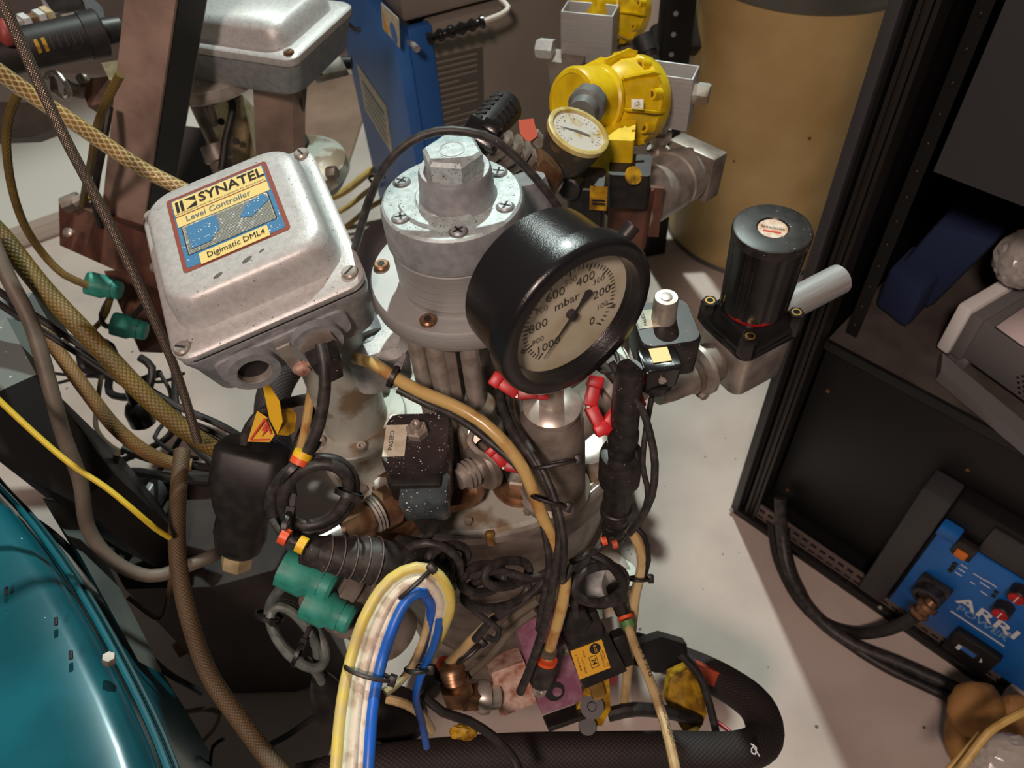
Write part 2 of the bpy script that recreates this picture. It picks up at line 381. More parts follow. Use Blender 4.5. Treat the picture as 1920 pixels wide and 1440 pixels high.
# ---- ballast with blue panel
ar = thing('lighting_ballast', 'black lighting ballast with a bright blue control panel in the rack bottom', 'ballast', R(.5, .03, .05))
rbox(B(), (.362, .64), (-.012, .027), (.06, .44), .006).build('case', M['rack'], ar)
rbox(B(), (.31, .362), (-.03, .027), (.055, .44), .006).build('side_guard', M['rackgrey'], ar)
rbox(B(), (.43, .62), (-.02, -.01), (.36, .43), .004).build('top_guard', M['rackgrey'], ar)
fp = B(); rbox(fp, (.369, .64), (-.018, -.012), (.068, .352), .002); fp.build('control_panel', M['arriblue'], ar)
EF = -.0185
def oa(px, py): return onrack(px, py, EF)
N_ = -E2
# handle clip, rocker switch
rbox(B(), (.365, .40), (-.034, -.012), (.355, .385), .004).build('blue_clip', M['arriblue'], ar)
c = oa(1812, 1026); s_ = B().box(c + N_ * .006, (E1, ZU, E2), (.034, .040, .014), .003).build('rocker_switch', M['black'], ar)
mo = mat('amber_lens', (224, 120, 36), .35); B().box(oa(1808, 1030) + N_ * .014, (E1, ZU, E2), (.02, .02, .006), .002).build('amber_rocker', mo, s_)
for px, py in ((1791, 1057), (1787, 1063), (1782, 1069)):
    B().lathe(oa(px, py), oa(px, py) + N_, [(0, .0045), (.003, .0045), (.004, .002)], 10).build('led_bezel', M['black'], ar)
for px, py, wd in ((1808, 1062, .012), (1803, 1069, .012), (1797, 1076, .012), (1837, 1082, .022), (1847, 1097, .018), (1824, 1093, .008), (1858, 1094, .02), (1845, 1112, .012)):
    B().box(oa(px, py) + N_ * .0004, (E1, ZU, E2), (wd, .0022, .0006)).build('panel_legend', M['whiteink'], ar)
cn = B(); c = oa(1752, 1100); cn.box(c + N_ * .008, (E1, ZU, E2), (.056, .056, .016), .003); cn.lathe(c, c + N_, [(.01, .026), (.034, .026), (.036, .022), (.036, .019), (.022, .019)], 28); cn.build('round_socket', M['blackd'], ar)
c2 = oa(1752, 1100); B().lathe(c2 + N_ * .024, c2 + N_, [(0, .018), (.004, .018)], 20).build('socket_core', M['rackgrey'], ar)
for px, py in ((1868, 1110), (1863, 1117)): B().lathe(oa(px, py), oa(px, py) + N_, [(0, .004), (.002, .004)], 10).build('indicator', M['black'], ar)
for px, py in ((1885, 1136), (1916, 1106)):
    c = oa(px, py); k = B().lathe(c, c + N_, [(0, .016), (.02, .015), (.022, .013)], 20).build('control_knob', M['black'], ar)
    B().lathe(c + N_ * .022, c + N_, [(0, .0125), (.002, .0125)], 20).build('red_knob_cap', M['red'], k)
    B().box(c + N_ * .0245, (E1, ZU, E2), (.002, .018, .001)).build('pointer', M['whiteink'], k)
txt('ARRI', oa(1852, 1158), E1, ZU, .030, M['whiteink'], ar, width=.108, bold=True)
txt('®', oa(1892, 1188), E1, ZU, .008, M['whiteink'], ar, width=.009)
txt('POWER', oa(1841, 1168), E1, ZU, .019, M['paleink'], ar, width=.092, bold=True)
B().box(oa(1832, 1178) + N_ * .0004, (E1, ZU, E2), (.10, .0035, .0006)).build('underline', M['whiteink'], ar)
cp = B(); c = oa(1826, 1214); cp.box(c + N_ * .009, (E1, ZU, E2), (.085, .075, .018), .004); o = cp.build('meter_bezel', M['rack'], ar)
B().box(oa(1818, 1204) + N_ * .0185, (E1, ZU, E2), (.05, .02, .001), .0).build('meter_window', M['black'], o)
B().box(oa(1806, 1200) + N_ * .0193, (E1, ZU, E2), (.007, .017, .001)).build('white_rocker', M['whiteink'], o)
B().box(oa(1824, 1209) + N_ * .0193, (E1, ZU, E2), (.026, .014, .001)).build('blue_rocker', M['blue'], o)
tri = [oa(1850, 1228) + N_ * .019, oa(1844, 1228) + N_ * .019, oa(1848, 1220) + N_ * .019]; B().prism(tri, N_ * .0004).build('arrow_mark', M['whiteink'], o)
# cable connector below socket
cg = thing('threaded_cable_plug', 'worn metal threaded cable plug dangling below the round black socket', 'connector', P(1730, 1145, 1.46))
A_ = P(1748, 1128, 1.44); E_ = P(1716, 1155, 1.46)
B().lathe(A_, E_, [(-.004, .010), (.006, .012), (.008, .019), (.016, .02), (.02, .015), (.028, .014), (.03, .019), (.038, .018), (.042, .012)], 18, flute=(3, 1, .012, .93)).build('plug_shell', M['bronze'], cg)
cable('plug_cable', '', '', [(1718, 1153, 1.46), (1690, 1170, 1.5), (1650, 1184, 1.55), (1600, 1186, 1.6), (1545, 1165, 1.64), (1505, 1115, 1.68), (1480, 1060, 1.70), (1470, 1000, 1.72), (1466, 945, 1.72)], 22, 'rubber', parent=cg)
fcable('power_cable', 'thick grey-brown power cable with orange flecks running along the floor beside the rack base', 'cable', [(1463, 932, .13), (1466, 1000, .06), (1482, 1080, .016), (1530, 1155, .014), (1600, 1208, .014), (1690, 1245, .014), (1790, 1290, .014), (1880, 1330, .014)], .0135, 'rubberd')
fcable('power_cable', 'thinner power cable looping outside the rack foot beside the thick one', 'cable', [(1445, 975, .03), (1458, 1050, .011), (1500, 1130, .011), (1570, 1192, .011), (1650, 1246, .011), (1740, 1290, .011), (1850, 1340, .011)], .0095, 'rubber')
# ---- instrument on the shelf
_a = math.radians(-14); I1 = (E1 * math.cos(_a) + E2 * math.sin(_a)).normalized(); I2 = (E2 * math.cos(_a) - E1 * math.sin(_a)).normalized()
def RI(a, c, z): return R(.205, .106, z) + I1 * (a - .205) + I2 * (c - .106)
def ibox(a, c, z, bev=0): return B().box(RI(sum(a) / 2, sum(c) / 2, sum(z) / 2), (I1, I2, ZU), (a[1] - a[0], c[1] - c[0], z[1] - z[0]), bev)
ins = thing('bench_instrument', 'grey bench instrument with white rim and perforated side on the rack shelf', 'instrument', R(.35, .15, .6))
ibox( (.228, .50), (.115, .42), (.616, .702), .006).build('case', M['instg'], ins)
ibox( (.205, .228), (.106, .43), (.610, .712), .005).build('white_rim', M['instw'], ins)
ibox( (.228, .250), (.109, .425), (.613, .706), .004).build('rim_band', M['instg'], ins)
for a, c in ((.24, .13), (.24, .40), (.58, .13)): ibox( (a - .015, a + .02), (c - .015, c + .02), (.5955, .616), .003).build('foot', M['instg'], ins)
g = B(); g.prism([RI(.225, .095, .598), RI(.25, .060, .598), RI(.44, .045, .598), RI(.46, .060, .598), RI(.44, .075, .598), RI(.27, .09, .598)], ZU * .022); lab(g.build('carry_handle', M['instg'], ins), 'sloping grey carry handle')
hl = B()
for i in range(16):
    for j in range(9):
        a = .33 + i * .0095 + (j % 2) * .00475; z = .628 + j * .0075
        if a < .33 + abs(j - 3) * .006: continue
        hl.lathe(RI(a, .1148, z), RI(a, 0, z), [(0, .0026), (.0006, .0026)], 6)
lab(hl.build('vent_hole', M['black'], ins), kind='stuff')
pp = B(); gx = 7
for i in range(gx):
    for j in range(5):
        a = .275 + i * .045; c = .112 + j * .06; z = .7155 + random.uniform(0, .006) - (.004 if j == 0 else 0)
        pp.v.append(RI(a + random.uniform(-.006, .006), c - .004, z))
for i in range(gx - 1):
    for j in range(4): pp.f.append([i * 5 + j, i * 5 + j + 1, (i + 1) * 5 + j + 1, (i + 1) * 5 + j]); pp.uv.append(None); pp.mi.append(0)
o = pp.build('paper_sheet', M['paper']); lab(o, 'crumpled pinkish paper sheet lying over the grey bench instrument', 'paper')
sm = o.modifiers.new('s', 'SOLIDIFY'); sm.thickness = .0012
o = B().blob(PZ(1925, 485, .765), (E1, E2, ZU), (.09, .10, .09), 4, .05, 4).build('plastic_bag', M['plastic']); lab(o, 'crinkled clear plastic bag on top of the bench instrument', 'bag')
cb = B(); cb.box(R(.135, .24, .70), (E1 + E2 * .2, E2, ZU + E1 * .25), (.09, .14, .18), .01); cb.box(R(.115, .17, .65), (E1 - E2 * .3, E2, ZU), (.075, .09, .09), .012)
lab(cb.build('folded_cloth', M['navy']), 'folded dark navy cloth on the shelf in the shade of the rack', 'cloth')
# ================================================================ drum
dm = thing('fibre_drum', 'tall ochre drum with a grey steel rim between cabinet and rack', 'drum', (.755, 1.97, 0))
DC = V((.82, 1.965, 0)); r_ = .275
B().lathe(DC, DC + ZU, [(0, r_ - .004), (.0, r_), (.02, r_ + .003), (.05, r_), (.80, r_), (.80, r_ - .01)], 96).build('drum_wall', M['drum'], dm)
B().lathe(DC, DC + ZU, [(.78, r_ + .001), (.785, r_ + .006), (.80, r_ + .004), (.815, r_ + .006), (.83, r_ + .002), (.83, r_ - .012), (.815, r_ - .014), (.81, 0.01)], 96, cap=False).build('steel_rim', M['drumring'], dm)
B().lathe(DC, DC + ZU, [(0, r_ + .004), (.012, r_ + .006), (.02, r_ + .001)], 96, cap=False).build('base_hoop', M['drumring'], dm)
# ================================================================ blue and grey cabinet
cab = thing('machine_cabinet', 'free-standing cabinet with bright blue side and grey front panel', 'cabinet', (.05, 1.9, 0))
cx, cy, _ = frame(22); C0 = V((-.192, 1.665, 0))
def K(a, c, z): return C0 + cx * a + cy * c + ZU * z
def kbox(a, c, z, bev=.003): return B().box(K(sum(a) / 2, sum(c) / 2, sum(z) / 2), (cx, cy, ZU), (a[1] - a[0], c[1] - c[0], z[1] - z[0]), bev)
kbox((0, .03), (.0, .52), (0, .84)).build('side_panel', M['blue'], cab)
kbox((.03, .085), (-.004, .02), (0, .835)).build('front_post', M['bluedark'], cab)
kbox((.085, .62), (.004, .5), (.02, .83)).build('front_panel', M['greycab'], cab)
kbox((.03, .62), (.02, .52), (.84, 1.0), .01).build('hood', M['greycab'], cab)
SN = -cx
def side(px, py): return PN(px, py, K(-.0006, 0, 0), SN)
def front(px, py, e=.003): return PN(px, py, K(0, e, 0), cy)
def quad(bb, pts, n, th=.0008): return bb.prism(pts, V(n) * th)
quad(B(), [side(715, 5), side(748, 35), side(750, 90), side(718, 52)], SN).build('warning_sticker', M['sticker'], cab)
qy = mat('sticker_yellow', (226, 168, 60), .6)
quad(B(), [side(718, 15) + SN * .001, side(722, 58) + SN * .001, side(731, 62) + SN * .001], SN).build('warning_triangle', qy, cab)
c = side(739, 62) + SN * .001; B().lathe(c, c + SN, [(0, .022), (.0006, .022)], 24).build('round_mark', M['blue'], cab)
quad(B(), [side(669, 118), side(725, 200), side(737, 292), side(685, 205)], SN).build('paper_label', M['sticker'], cab)
for i in range(5):
    f = .16 + i * .17; a = side(674 + f * 12, 135 + f * 70) + SN * .0009; e = side(724 + f * 10, 209 + f * 78) + SN * .0009; mid = (a + e) / 2
    B().box(mid, (e - a, ZU, SN), ((e - a).length * .8, .012 if i == 0 else .006, .0006)).build('label_print', M['greyink2'], cab)
quad(B(), [front(800, 112), front(905, 88), front(908, 236), front(806, 262)], -cy).build('instruction_plate', mat('plate_grey', (92, 88, 82), .45, .2), cab)
for i in range(13):
    f = i / 13; a = front(818 + f * 6, 118 + f * 140, .0015); e = front((860 if i % 5 == 4 else 894) + f * 3, (108 if i % 5 == 4 else 100) + f * 138, .0015); mid = (a + e) / 2
    B().box(mid - cy * .0006, (e - a, ZU, cy), ((e - a).length, .005, .0006)).build('plate_print', M['greycab'], cab)
hb = B(); hp = [P(800, 74, 1.64), P(850, 58, 1.64), P(908, 40, 1.64)]
hb.tube(curve(hp, .006), .011, 12, rr=[.011 + .0035 * math.sin(i * 1.7) for i in range(len(curve(hp, .006)))]); hb.build('lever_grip', M['blackgloss'], cab)
B().tube(pc([(905, 41, 1.64), (942, 26, 1.65), (953, 14, 1.66), (940, 0, 1.67), (930, -20, 1.68)]), .006, 10).build('lever_rod', mat('white_rod', (208, 200, 188), .4), cab)
B().tube([P(768, 78, 1.70), P(782, 92, 1.64)], .007, 10).build('lever_stop', M['steel'], cab)
B().tube(pc([(652, 42, 1.93), (665, 55, 1.93), (690, 52, 1.93), (690, 44, 1.94)]), .005, 8).build('hook_handle', M['rubber'], cab)
B().tube(pc([(705, 350, 2.15), (692, 335, 2.15), (700, 330, 2.15), (722, 332, 2.17)]), .004, 8).build('lower_hook', M['rubber'], cab)
up = thing('black_upright', 'black perforated upright standing left of the ochre drum', 'upright', PZ(1270, 330, 0))
q = P(1250, 200, 2.05); B().box(V((q.x, q.y, .55)), (V((1, .15, 0)), V((-.15, 1, 0)), ZU), (.075, .05, 1.1), .003).build('post', M['rack'], up)
for k in range(14): B().lathe(V((q.x - .01, q.y - .028, .35 + k * .05)), V((q.x - .01, q.y - 1, .35 + k * .05)), [(0, .006), (.003, .006)], 10).build('post_hole', M['castgrey'], up)
q = P(1265, 40, 2.0); B().box(q, (CR, CU, CF), (.14, .16, .06), .01).build('black_unit', M['rackrail'], up)
lab(B().box(P(1228, 150, 2.1), (V((1, .2, 0)), V((-.2, 1, 0)), ZU), (.09, .02, .5), .004).build('pale_panel', M['white2']), 'pale pinkish panel between the grey cabinet and the black upright', 'panel')
# floor clutter near cabinet: painted floor shade, boards, conduits
o = B().prism([PZ(470, 330, .012), PZ(640, 345, .012), PZ(700, 160, .012), PZ(580, 100, .012)], -ZU * .011).build('floor_mat', M['matb']); lab(o, 'brown flat mat on the floor left of the blue cabinet', 'mat')  # thin brown sheet paints a shaded stretch of floor
for i, (y0, y1) in enumerate(((362, 318), (395, 352), (430, 385))):
    cable('floor_conduit', 'pale conduit tube on the floor by the blue cabinet, %s of three' % ('farthest', 'middle', 'nearest')[i], 'tube',
          [(560, y0 + 30 , 2.55), (640, y0, 2.5), (700, y1, 2.47), (770, y1 - 30, 2.47)], 10 if i else 15, 'stick')
for i in range(3):
    z = .03 * (3 - i); dy = i * 14
    o = B().prism([PZ(-200, 515 + dy, z), PZ(20, 428 + dy, z), PZ(330, 318 + dy, z), PZ(420, 150, z), PZ(-300, 120, z)], -ZU * .028).build('white_board', M['white2'])
    lab(o, '%s of three white boards lying stacked on the floor at left' % ('topmost', 'middle', 'lowest')[i], 'board', 'stacked white boards')
# tan leather thing, tubes bottom right
o = B().blob(P(1830, 1330, 1.38), (CR, CU, CF), (.10, .10, .06), 3, .05, 3); o.blob(P(1800, 1370, 1.40), (CR + CU * .6, CU, CF), (.06, .11, .05), 3, .06, 5); o.blob(P(1905, 1345, 1.38), (CR, CU, CF), (.07, .085, .05), 3, .05, 6)
lab(o.build('leather_glove', M['leather']), 'crumpled tan leather glove lying on the floor at lower right', 'glove')
cable('bent_tube', 'bent pale yellow tube crossing the lower right corner', 'tube', [(1790, 1455, 1.18), (1820, 1415, 1.18), (1852, 1375, 1.18), (1885, 1352, 1.18), (1940, 1325, 1.18)], 15, 'stick')
cable('bent_tube', 'short split pale stick beside the bent yellow tube at lower right', 'tube', [(1770, 1450, 1.2), (1800, 1418, 1.2), (1838, 1375, 1.2)], 10, 'stick')
o = B().blob(P(1890, 1425, 1.2), (CR, CU, CF), (.10, .08, .07), 4, .05, 9).build('plastic_wrap', M['plastic']); lab(o, 'crumpled clear plastic wrap in the lower right corner', 'wrap')
# ================================================================ teal machine lower left
tm = thing('teal_machine', 'glossy teal machine housing filling the lower left corner', 'machine', (-.6, .2, 0))
tz = .80
edge = [(-90, 820), (-40, 890), (15, 950), (62, 1010), (115, 1090), (172, 1190), (228, 1300), (268, 1390), (300, 1480), (340, 1620), (380, 1900), (400, 2200)]
top = [PZ(x, y, tz) for x, y in edge]; off = V((-.5, -.35, 0))
tb = B(); n = len(top); prof = [(0, -.30), (0.0, 0), (-.006, .012), (-.02, .02), (-.06, .026), (-.14, .034), (-.3, .045), (-.6, .05)]
rows = []
for t_, h in prof: rows.append([q + V((-.82, -.57, 0)) * (-t_) + ZU * h for q in top])
vs = [q for r0 in rows for q in r0]; fs = []
for i in range(len(rows) - 1):
    for k in range(n - 1): fs.append([i * n + k, i * n + k + 1, (i + 1) * n + k + 1, (i + 1) * n + k])
tb.add(vs, fs); o = tb.build('teal_cover', M['teal'], tm, angle=60)
for dy, rr in ((.018, .004), (.03, .003)):
    B().tube(curve([q + V((.82, .57, 0)) * dy * .4 - ZU * dy for q in top]), rr, 8).build('cover_lip', M['tealdark'] if rr < .004 else M['teal'], tm)
c = PZ(205, 1240, tz + .03); hexa(B(), c, (.3, .2, 1), .007, .009).build('hex_bolt', M['dullsteel'], tm)
for px, py in ((12, 1108), (105, 1165), (133, 1228)):
    c = PZ(px, py, tz + .032); B().box(c, (V((.3, -.9, .0)), V((.9, .3, 0)), ZU), (.010, .004, .003), .001).build('vent_slot', M['ink'], tm)
# grey-blue crate edge behind teal, black case left
bk = thing('black_case', 'black case with grey-green top leaning at the left edge behind the teal machine', 'case', P(60, 800, 1.05))
quad_ = [P(-60, 640, 1.02), P(12, 595, 1.05), P(68, 702, 1.0), P(-60, 760, .97)]
B().prism(quad_, V((0, .02, -.03))).build('case_top', mat('grey_green', (112, 120, 116), .5, speck=((180, 180, 176), 60, .08)), bk)
B().prism([P(-60, 762, .968), P(70, 702, 1.0), P(150, 800, 1.04), P(215, 890, 1.06), P(145, 945, 1.02), P(60, 900, .98), P(-60, 820, .94)], V((.01, .02, -.22))).build('case_body', M['rack'], bk)
B().prism([P(-40, 570, 1.08), P(60, 548, 1.12), P(90, 600, 1.10), P(0, 640, 1.06)], V((0, .02, -.05))).build('case_latch', M['black'], bk)
pn = thing('grey_side_panel', 'thin grey sheet panel standing behind the teal machine edge', 'panel', P(180, 1040, 1.1))
B().prism([P(80, 935, 1.04), P(140, 945, 1.06), P(200, 1060, 1.08), P(300, 1262, 1.0), P(260, 1240, .97), P(150, 1040, 1.0)], V((0, .004, -.003))).build('sheet', mat('sheet_grey', (104, 108, 104), .5, c2=(84, 88, 86), sc=12), pn)
# ================================================================ pressure vessel
def loft(bb, c, x, y, n, lv, k=6):
    """stack of rounded rectangles: lv = [(h, w, d, r)] along n"""
    c = V(c); x = V(x).normalized(); y = V(y).normalized(); n = V(n).normalized(); vs = []; m = 0
    for h, w_, d, r in lv:
        ring = []
        for qx, qy, a0 in ((1, 1, 0), (-1, 1, 90), (-1, -1, 180), (1, -1, 270)):
            for i in range(k):
                a = math.radians(a0 + 90 * i / (k - 1)); ring.append(c + x * (qx * (w_ / 2 - r) + r * math.cos(a)) + y * (qy * (d / 2 - r) + r * math.sin(a)) + n * h)
        vs += ring; m = len(ring)
    fs = [list(range(m))[::-1]]
    for i in range(len(lv) - 1):
        for q in range(m): fs.append([i * m + q, i * m + (q + 1) % m, (i + 1) * m + (q + 1) % m, (i + 1) * m + q])
    fs.append([(len(lv) - 1) * m + q for q in range(m)]); return bb.add(vs, fs)
def ring(bb, A, d, r, rin, h, seg=40):
    A = V(A); d = V(d).normalized(); bb.lathe(A, A + d, [(0, rin), (0, r), (h, r), (h, rin), (0, rin)], seg, cap=False); return bb
def zat(xy, py):
    """height at which the vertical through xy crosses picture row py"""
    lo, hi = -.5, 1.5
    for _ in range(40):
        z = (lo + hi) / 2; q = V((xy[0], xy[1], z)) - CAM
        if 720 - F * q.dot(CU) / q.dot(CF) > py: lo = z
        else: hi = z
    return z
def at(x, y, z): return V((x, y, z))
vc = V((-.050, .675, 0)); LZ = .80
ves = thing('pressure_vessel', 'round steel vacuum vessel with flanged lid carrying all the valves and gauges', 'vessel', (-.042, .68, .3))
A_ = at(-.050, .675, 0)
B().lathe(A_, A_ + ZU, [(LZ - .018, .216), (LZ - .004, .218), (LZ, .214), (LZ, .10), (LZ + .004, .098), (LZ + .004, .01)], 128).build('lid', M['lidsteel'], ves)
B().lathe(A_, A_ + ZU, [(LZ - .022, .207), (LZ - .022, .222), (LZ - .008, .222), (LZ - .004, .219), (LZ - .004, .215)], 128, cap=False).build('lid_rim', M['steel'], ves)
B().lathe(A_, A_ + ZU, [(LZ - .085, .197), (LZ - .082, .214), (LZ - .03, .216), (LZ - .022, .210)], 96, cap=False).build('clamp_band', M['dullsteel'], ves)
B().lathe(A_, A_ + ZU, [(.12, .10), (.14, .16), (.20, .182), (LZ - .09, .184), (LZ - .08, .197)], 96).build('vessel_body', M['dullsteel'], ves)
for zz in (.30, .52): B().lathe(A_, A_ + ZU, [(zz, .183), (zz, .190), (zz + .02, .190), (zz + .02, .183)], 96, cap=False).build('body_band', M['dullsteel'], ves)
for k in range(3):
    a = 2.1 * k + .6; q = A_ + V((math.cos(a) * .14, math.sin(a) * .14, 0)); B().lathe(q, q + ZU, [(0, .016), (.012, .018), (.16, .014)], 14).build('leg', M['dullsteel'], ves)
for k in range(18):
    a = math.radians(k * 20 + 6); q = A_ + V((math.cos(a) * .204, math.sin(a) * .204, LZ - .001))
    hexa(B(), q, ZU, .0055, .006).build('lid_bolt', M['dullsteel'], ves)
q = PZ(918, 1003, LZ - .002); B().box(q + V((0, 0, -.008)), ((1, 0, 0), (0, 1, 0), ZU), (.011, .008, .028), .003).build('brass_catch', M['brass'], ves)
# neck under the probe housing
NC = at(-.043, .655, 0)
B().lathe(NC, NC + ZU, [(LZ, .075), (LZ + .03, .075), (LZ + .032, .058), (LZ + .13, .056), (LZ + .13, .02)], 48).build('neck', M['dullsteel'], ves)
# white cast elbow behind the neck
q = PZ(700, 640, .95); loft(B(), q + V((0, 0, -.05)), (1, .3, 0), (-.3, 1, 0), ZU, [(0, .07, .07, .02), (.05, .075, .075, .02), (.06, .06, .06, .018)]).build('cast_elbow', M['lid'], ves)
B().lathe(PZ(663, 610, .95), PZ(715, 690, .93), [(0, .03), (.03, .03), (.032, .024), (.04, .024)], 24).build('elbow_flange', M['castgrey'], ves)
# ---- probe housing on its flange
HC = at(-.043, .62, 0)
ho = thing('probe_housing', 'domed grey cast cylinder with hexagon plug and cross-head screws on the vessel', 'housing', (-.043, .62, 1.03))
B().lathe(at(-.043, .632, 0), at(-.043, .632, 1), [(1.028, .01), (1.028, .097), (1.031, .099), (1.051, .099), (1.054, .097), (1.054, .01)], 96, cap=False).build('mounting_flange', M['brushed'], ho)
B().lathe(HC, HC + ZU, [(1.054, .064), (1.062, .0645), (1.064, .066), (1.070, .066), (1.108, .067), (1.11, .068), (1.112, .067)], 96).build('lower_cylinder', M['brushed'], ho)
B().lathe(HC, HC + ZU, [(1.112, .067), (1.114, .0695), (1.148, .0698), (1.1535, .0678)], 96).build('cap_rim', M['castgrey'], ho)
B().lathe(HC, HC + ZU, [(1.1535, .0678), (1.1558, .0655), (1.156, .063), (1.156, .036), (1.158, .034)], 96).build('cap_cover', M['castpaint'], ho)
HB = HC + V((.006, .0, 0))
B().lathe(HB, HB + ZU, [(1.155, .0385), (1.160, .0362), (1.183, .0345), (1.187, .0325), (1.187, .028), (1.185, .027)], 64).build('hub', M['castgrey'], ho)
hx = B(); hexa(hx, HB + ZU * 1.185, ZU, .0285, .021).build('hexagon_plug', M['castpaint'], ho)
B().lathe(HB + ZU * 1.206, HB + ZU * 2, [(-.001, .012), (.0006, .012), (.0008, .0105), (.0003, .01)], 24).build('plug_boss', M['castpaint'], ho)
cr = [];
for k in range(13):
    a = math.radians(188 + k * 9); cr.append(HC + V((math.cos(a) * .051, math.sin(a) * .051, 1.156)))
for k in range(13):
    a = math.radians(296 - k * 9); cr.append(HC + V((math.cos(a) * .038, math.sin(a) * .038, 1.156)))
B().prism(cr, ZU * .0035).build('raised_pad', M['castpaint'], ho)
for px, py in ((745, 340), (938, 322), (955, 390), (860, 437), (750, 410)):
    q = PZ(px, py, 1.156); d_ = (q - HC); d_.z = 0; q = HC + d_.normalized() * .056 + ZU * 1.1545; B().lathe(q + ZU * .0014, q + ZU * 2, [(0, .0092), (.0004, .0092)], 20).build('screw_recess', M['inkgrey'], ho); screw_at(q, ZU, .0078, ho, 'castgrey', 'cross')
for px, py in ((803, 603), (716, 500)):
    q = PZ(px, py, 1.0545); screw_at(q, ZU, .0088, ho, 'bronze', 'hex', 'flange_screw')
for px, py, r in ((878, 645, .010), (815, 640, .011), (778, 628, .010), (955, 625, .009)):
    q = PZ(px, py, 1.028); B().lathe(V((q.x, q.y, LZ + .02)), q, [(0, r), (1.03 - LZ - .02, r)], 20).build('support_rod', M['steel'], ho)
q = PZ(878, 645, 1.028); q = V((q.x, q.y, 0)); B().lathe(q, q + ZU, [(LZ, .028), (.885, .028), (.888, .026), (.888, .021), (.93, .021), (.932, .019), (.932, .01)], 32).build('rod_collar', M['lidsteel'], ho)
q = PZ(815, 640, 1.028); B().box(V((q.x + .012, q.y, .91)), ((1, 0, 0), (0, 1, 0), ZU), (.016, .012, .22), .002).build('flat_bar', M['dullsteel'], ho)
# ---- level controller
lu = V((.913, .378, .154)).normalized(); lv = V((.274, -.957, -.099)).normalized(); ls = (lu + lv).normalized(); ld = (lu - lv).normalized()
lx = (ls + ld).normalized(); ly = -(ls - ld).normalized(); lz = lx.cross(ly).normalized(); LC = P(425, 403, .79)
lc = thing('level_controller', 'silver die-cast level controller box with a yellow and blue name label', 'control box', (-.26, .66, 1.02))
def Lp(a, b_, z): return LC + lx * (a + .010) + ly * (b_ - .002) + lz * (z - 1.126)
loft(B(), Lp(-.008, -.005, 0), lx, ly, lz, [(1.076, .200, .228, .02), (1.078, .204, .232, .021), (1.084, .204, .232, .021), (1.087, .198, .226, .019), (1.0872, .178, .18, .03), (1.094, .176, .178, .03), (1.112, .172, .174, .032), (1.121, .166, .168, .032), (1.125, .156, .158, .03), (1.126, .13, .132, .028)], 8).build('lid', M['lid'], lc, angle=45)
loft(B(), Lp(-.008, -.005, 0), lx, ly, lz, [(1.0, .165, .19, .02), (1.006, .185, .212, .024), (1.05, .196, .222, .024), (1.068, .202, .230, .021), (1.073, .202, .230, .021)], 8).build('case', M['castgrey'], lc, angle=45)
loft(B(), Lp(-.008, -.005, 0), lx, ly, lz, [(1.072, .196, .224, .02), (1.077, .196, .224, .02)], 6).build('gasket', M['ink'], lc)
for a, b_ in ((-.098, -.108), (.080, -.104), (.082, .098), (-.098, .098)): screw_at(Lp(a, b_, 1.087), lz, .0085, lc, 'steel', 'slot')
# gland bosses on the near face
bw = B(); loft(bw, Lp(-.012, -.114, 1.045), lx, lz, -ly, [(0, .145, .036, .01), (.008, .14, .034, .01)]); bw.build('boss_web', M['castgrey'], lc)
for a, hole in ((-.050, True), (.020, False)):
    c = Lp(a, -.1215, 1.040); bb = B(); ring(bb, c, -ly, .0265, .0175, .010); bb.lathe(c, c - ly, [(0, .0265), (.0005, .0265)], 40); o = bb.build('gland_boss', M['castgrey'], lc)
    B().lathe(c - ly * .0008, c - ly, [(0, .0174), (.0005, .0174)], 24).build('boss_hole', M['ink'], o)
    bb = B(); ring(bb, c - ly * .0012, -ly, .0176, .0165, .008); bb.build('thread', M['steel'], o)
c = Lp(.020, -.130, 1.040); gd = (-ly * .8 - lz * .75).normalized()
g = B(); hexa(g, c, -ly, .021, .007); o = g.build('cable_gland', M['dullsteel'], lc)
g = B(); hexa(g, c - ly * .004, gd, .0185, .018); g.lathe(c - ly * .004 + gd * .016, c - ly * .004 + gd * 2, [(0, .0165), (.008, .015), (.016, .011), (.022, .009)], 20); g.build('gland_nut', M['blackd'], o)
br = B(); br.box(Lp(-.012, -.127, 1.034), (lx, ly, lz), (.014, .003, .04)); br.build('earth_bracket', M['steel'], lc)
B().lathe(Lp(-.008, -.126, 1.012), Lp(-.008, -.2, 1.012), [(0, .0105), (.003, .0105), (.003, .007), (.008, .007), (.009, .004)], 16).build('earth_screw', M['copperblk'], lc)
# label
lo = Lp(-.010, .002, 1.1262)
def lb(u, v2, h=.0): return lo + lx * u + ly * v2 + lz * (h + (.0007 if h > .0004 else 0))
def lq(w_, h_, u, v2, m, th, nm='label_field'): return B().box(lb(u, v2, th), (lx, ly, lz), (w_, h_, .0004)).build(nm, M[m], lc)
LW, LH = .112, .114
def lblr(w_, h_, u, v2, m, th, nm, r=.003):
    return loft(B(), lb(u, v2, th), lx, ly, lz, [(0, w_, h_, r), (.0004, w_, h_, r)]).build(nm, M[m], lc, smooth=False)
lblr(LW, LH, 0, 0, 'brownink', 0, 'name_plate', .004)
lblr(LW - .009, LH - .009, 0, 0, 'lblblue', .0003, 'label_field')
lq(LW - .012, .026, .0, .0375, 'lblcream', .0005); lq(LW - .012, .0015, 0, .0242, 'brownink', .0006); lq(LW - .012, .015, .0, .0160, 'lblcream', .0005)
lq(.072, .016, -.001, -.0475, 'lblcream', .0007)
stripe = mat('label_stripes', (172, 168, 140), .5, speck=((236, 236, 230), 300, .26)); M['stripe'] = stripe
lq(LW - .018, .042, 0, -.0145, 'ink', .0006); lq(LW - .020, .0425, 0, -.0145, 'stripe', .0009)
st = B()
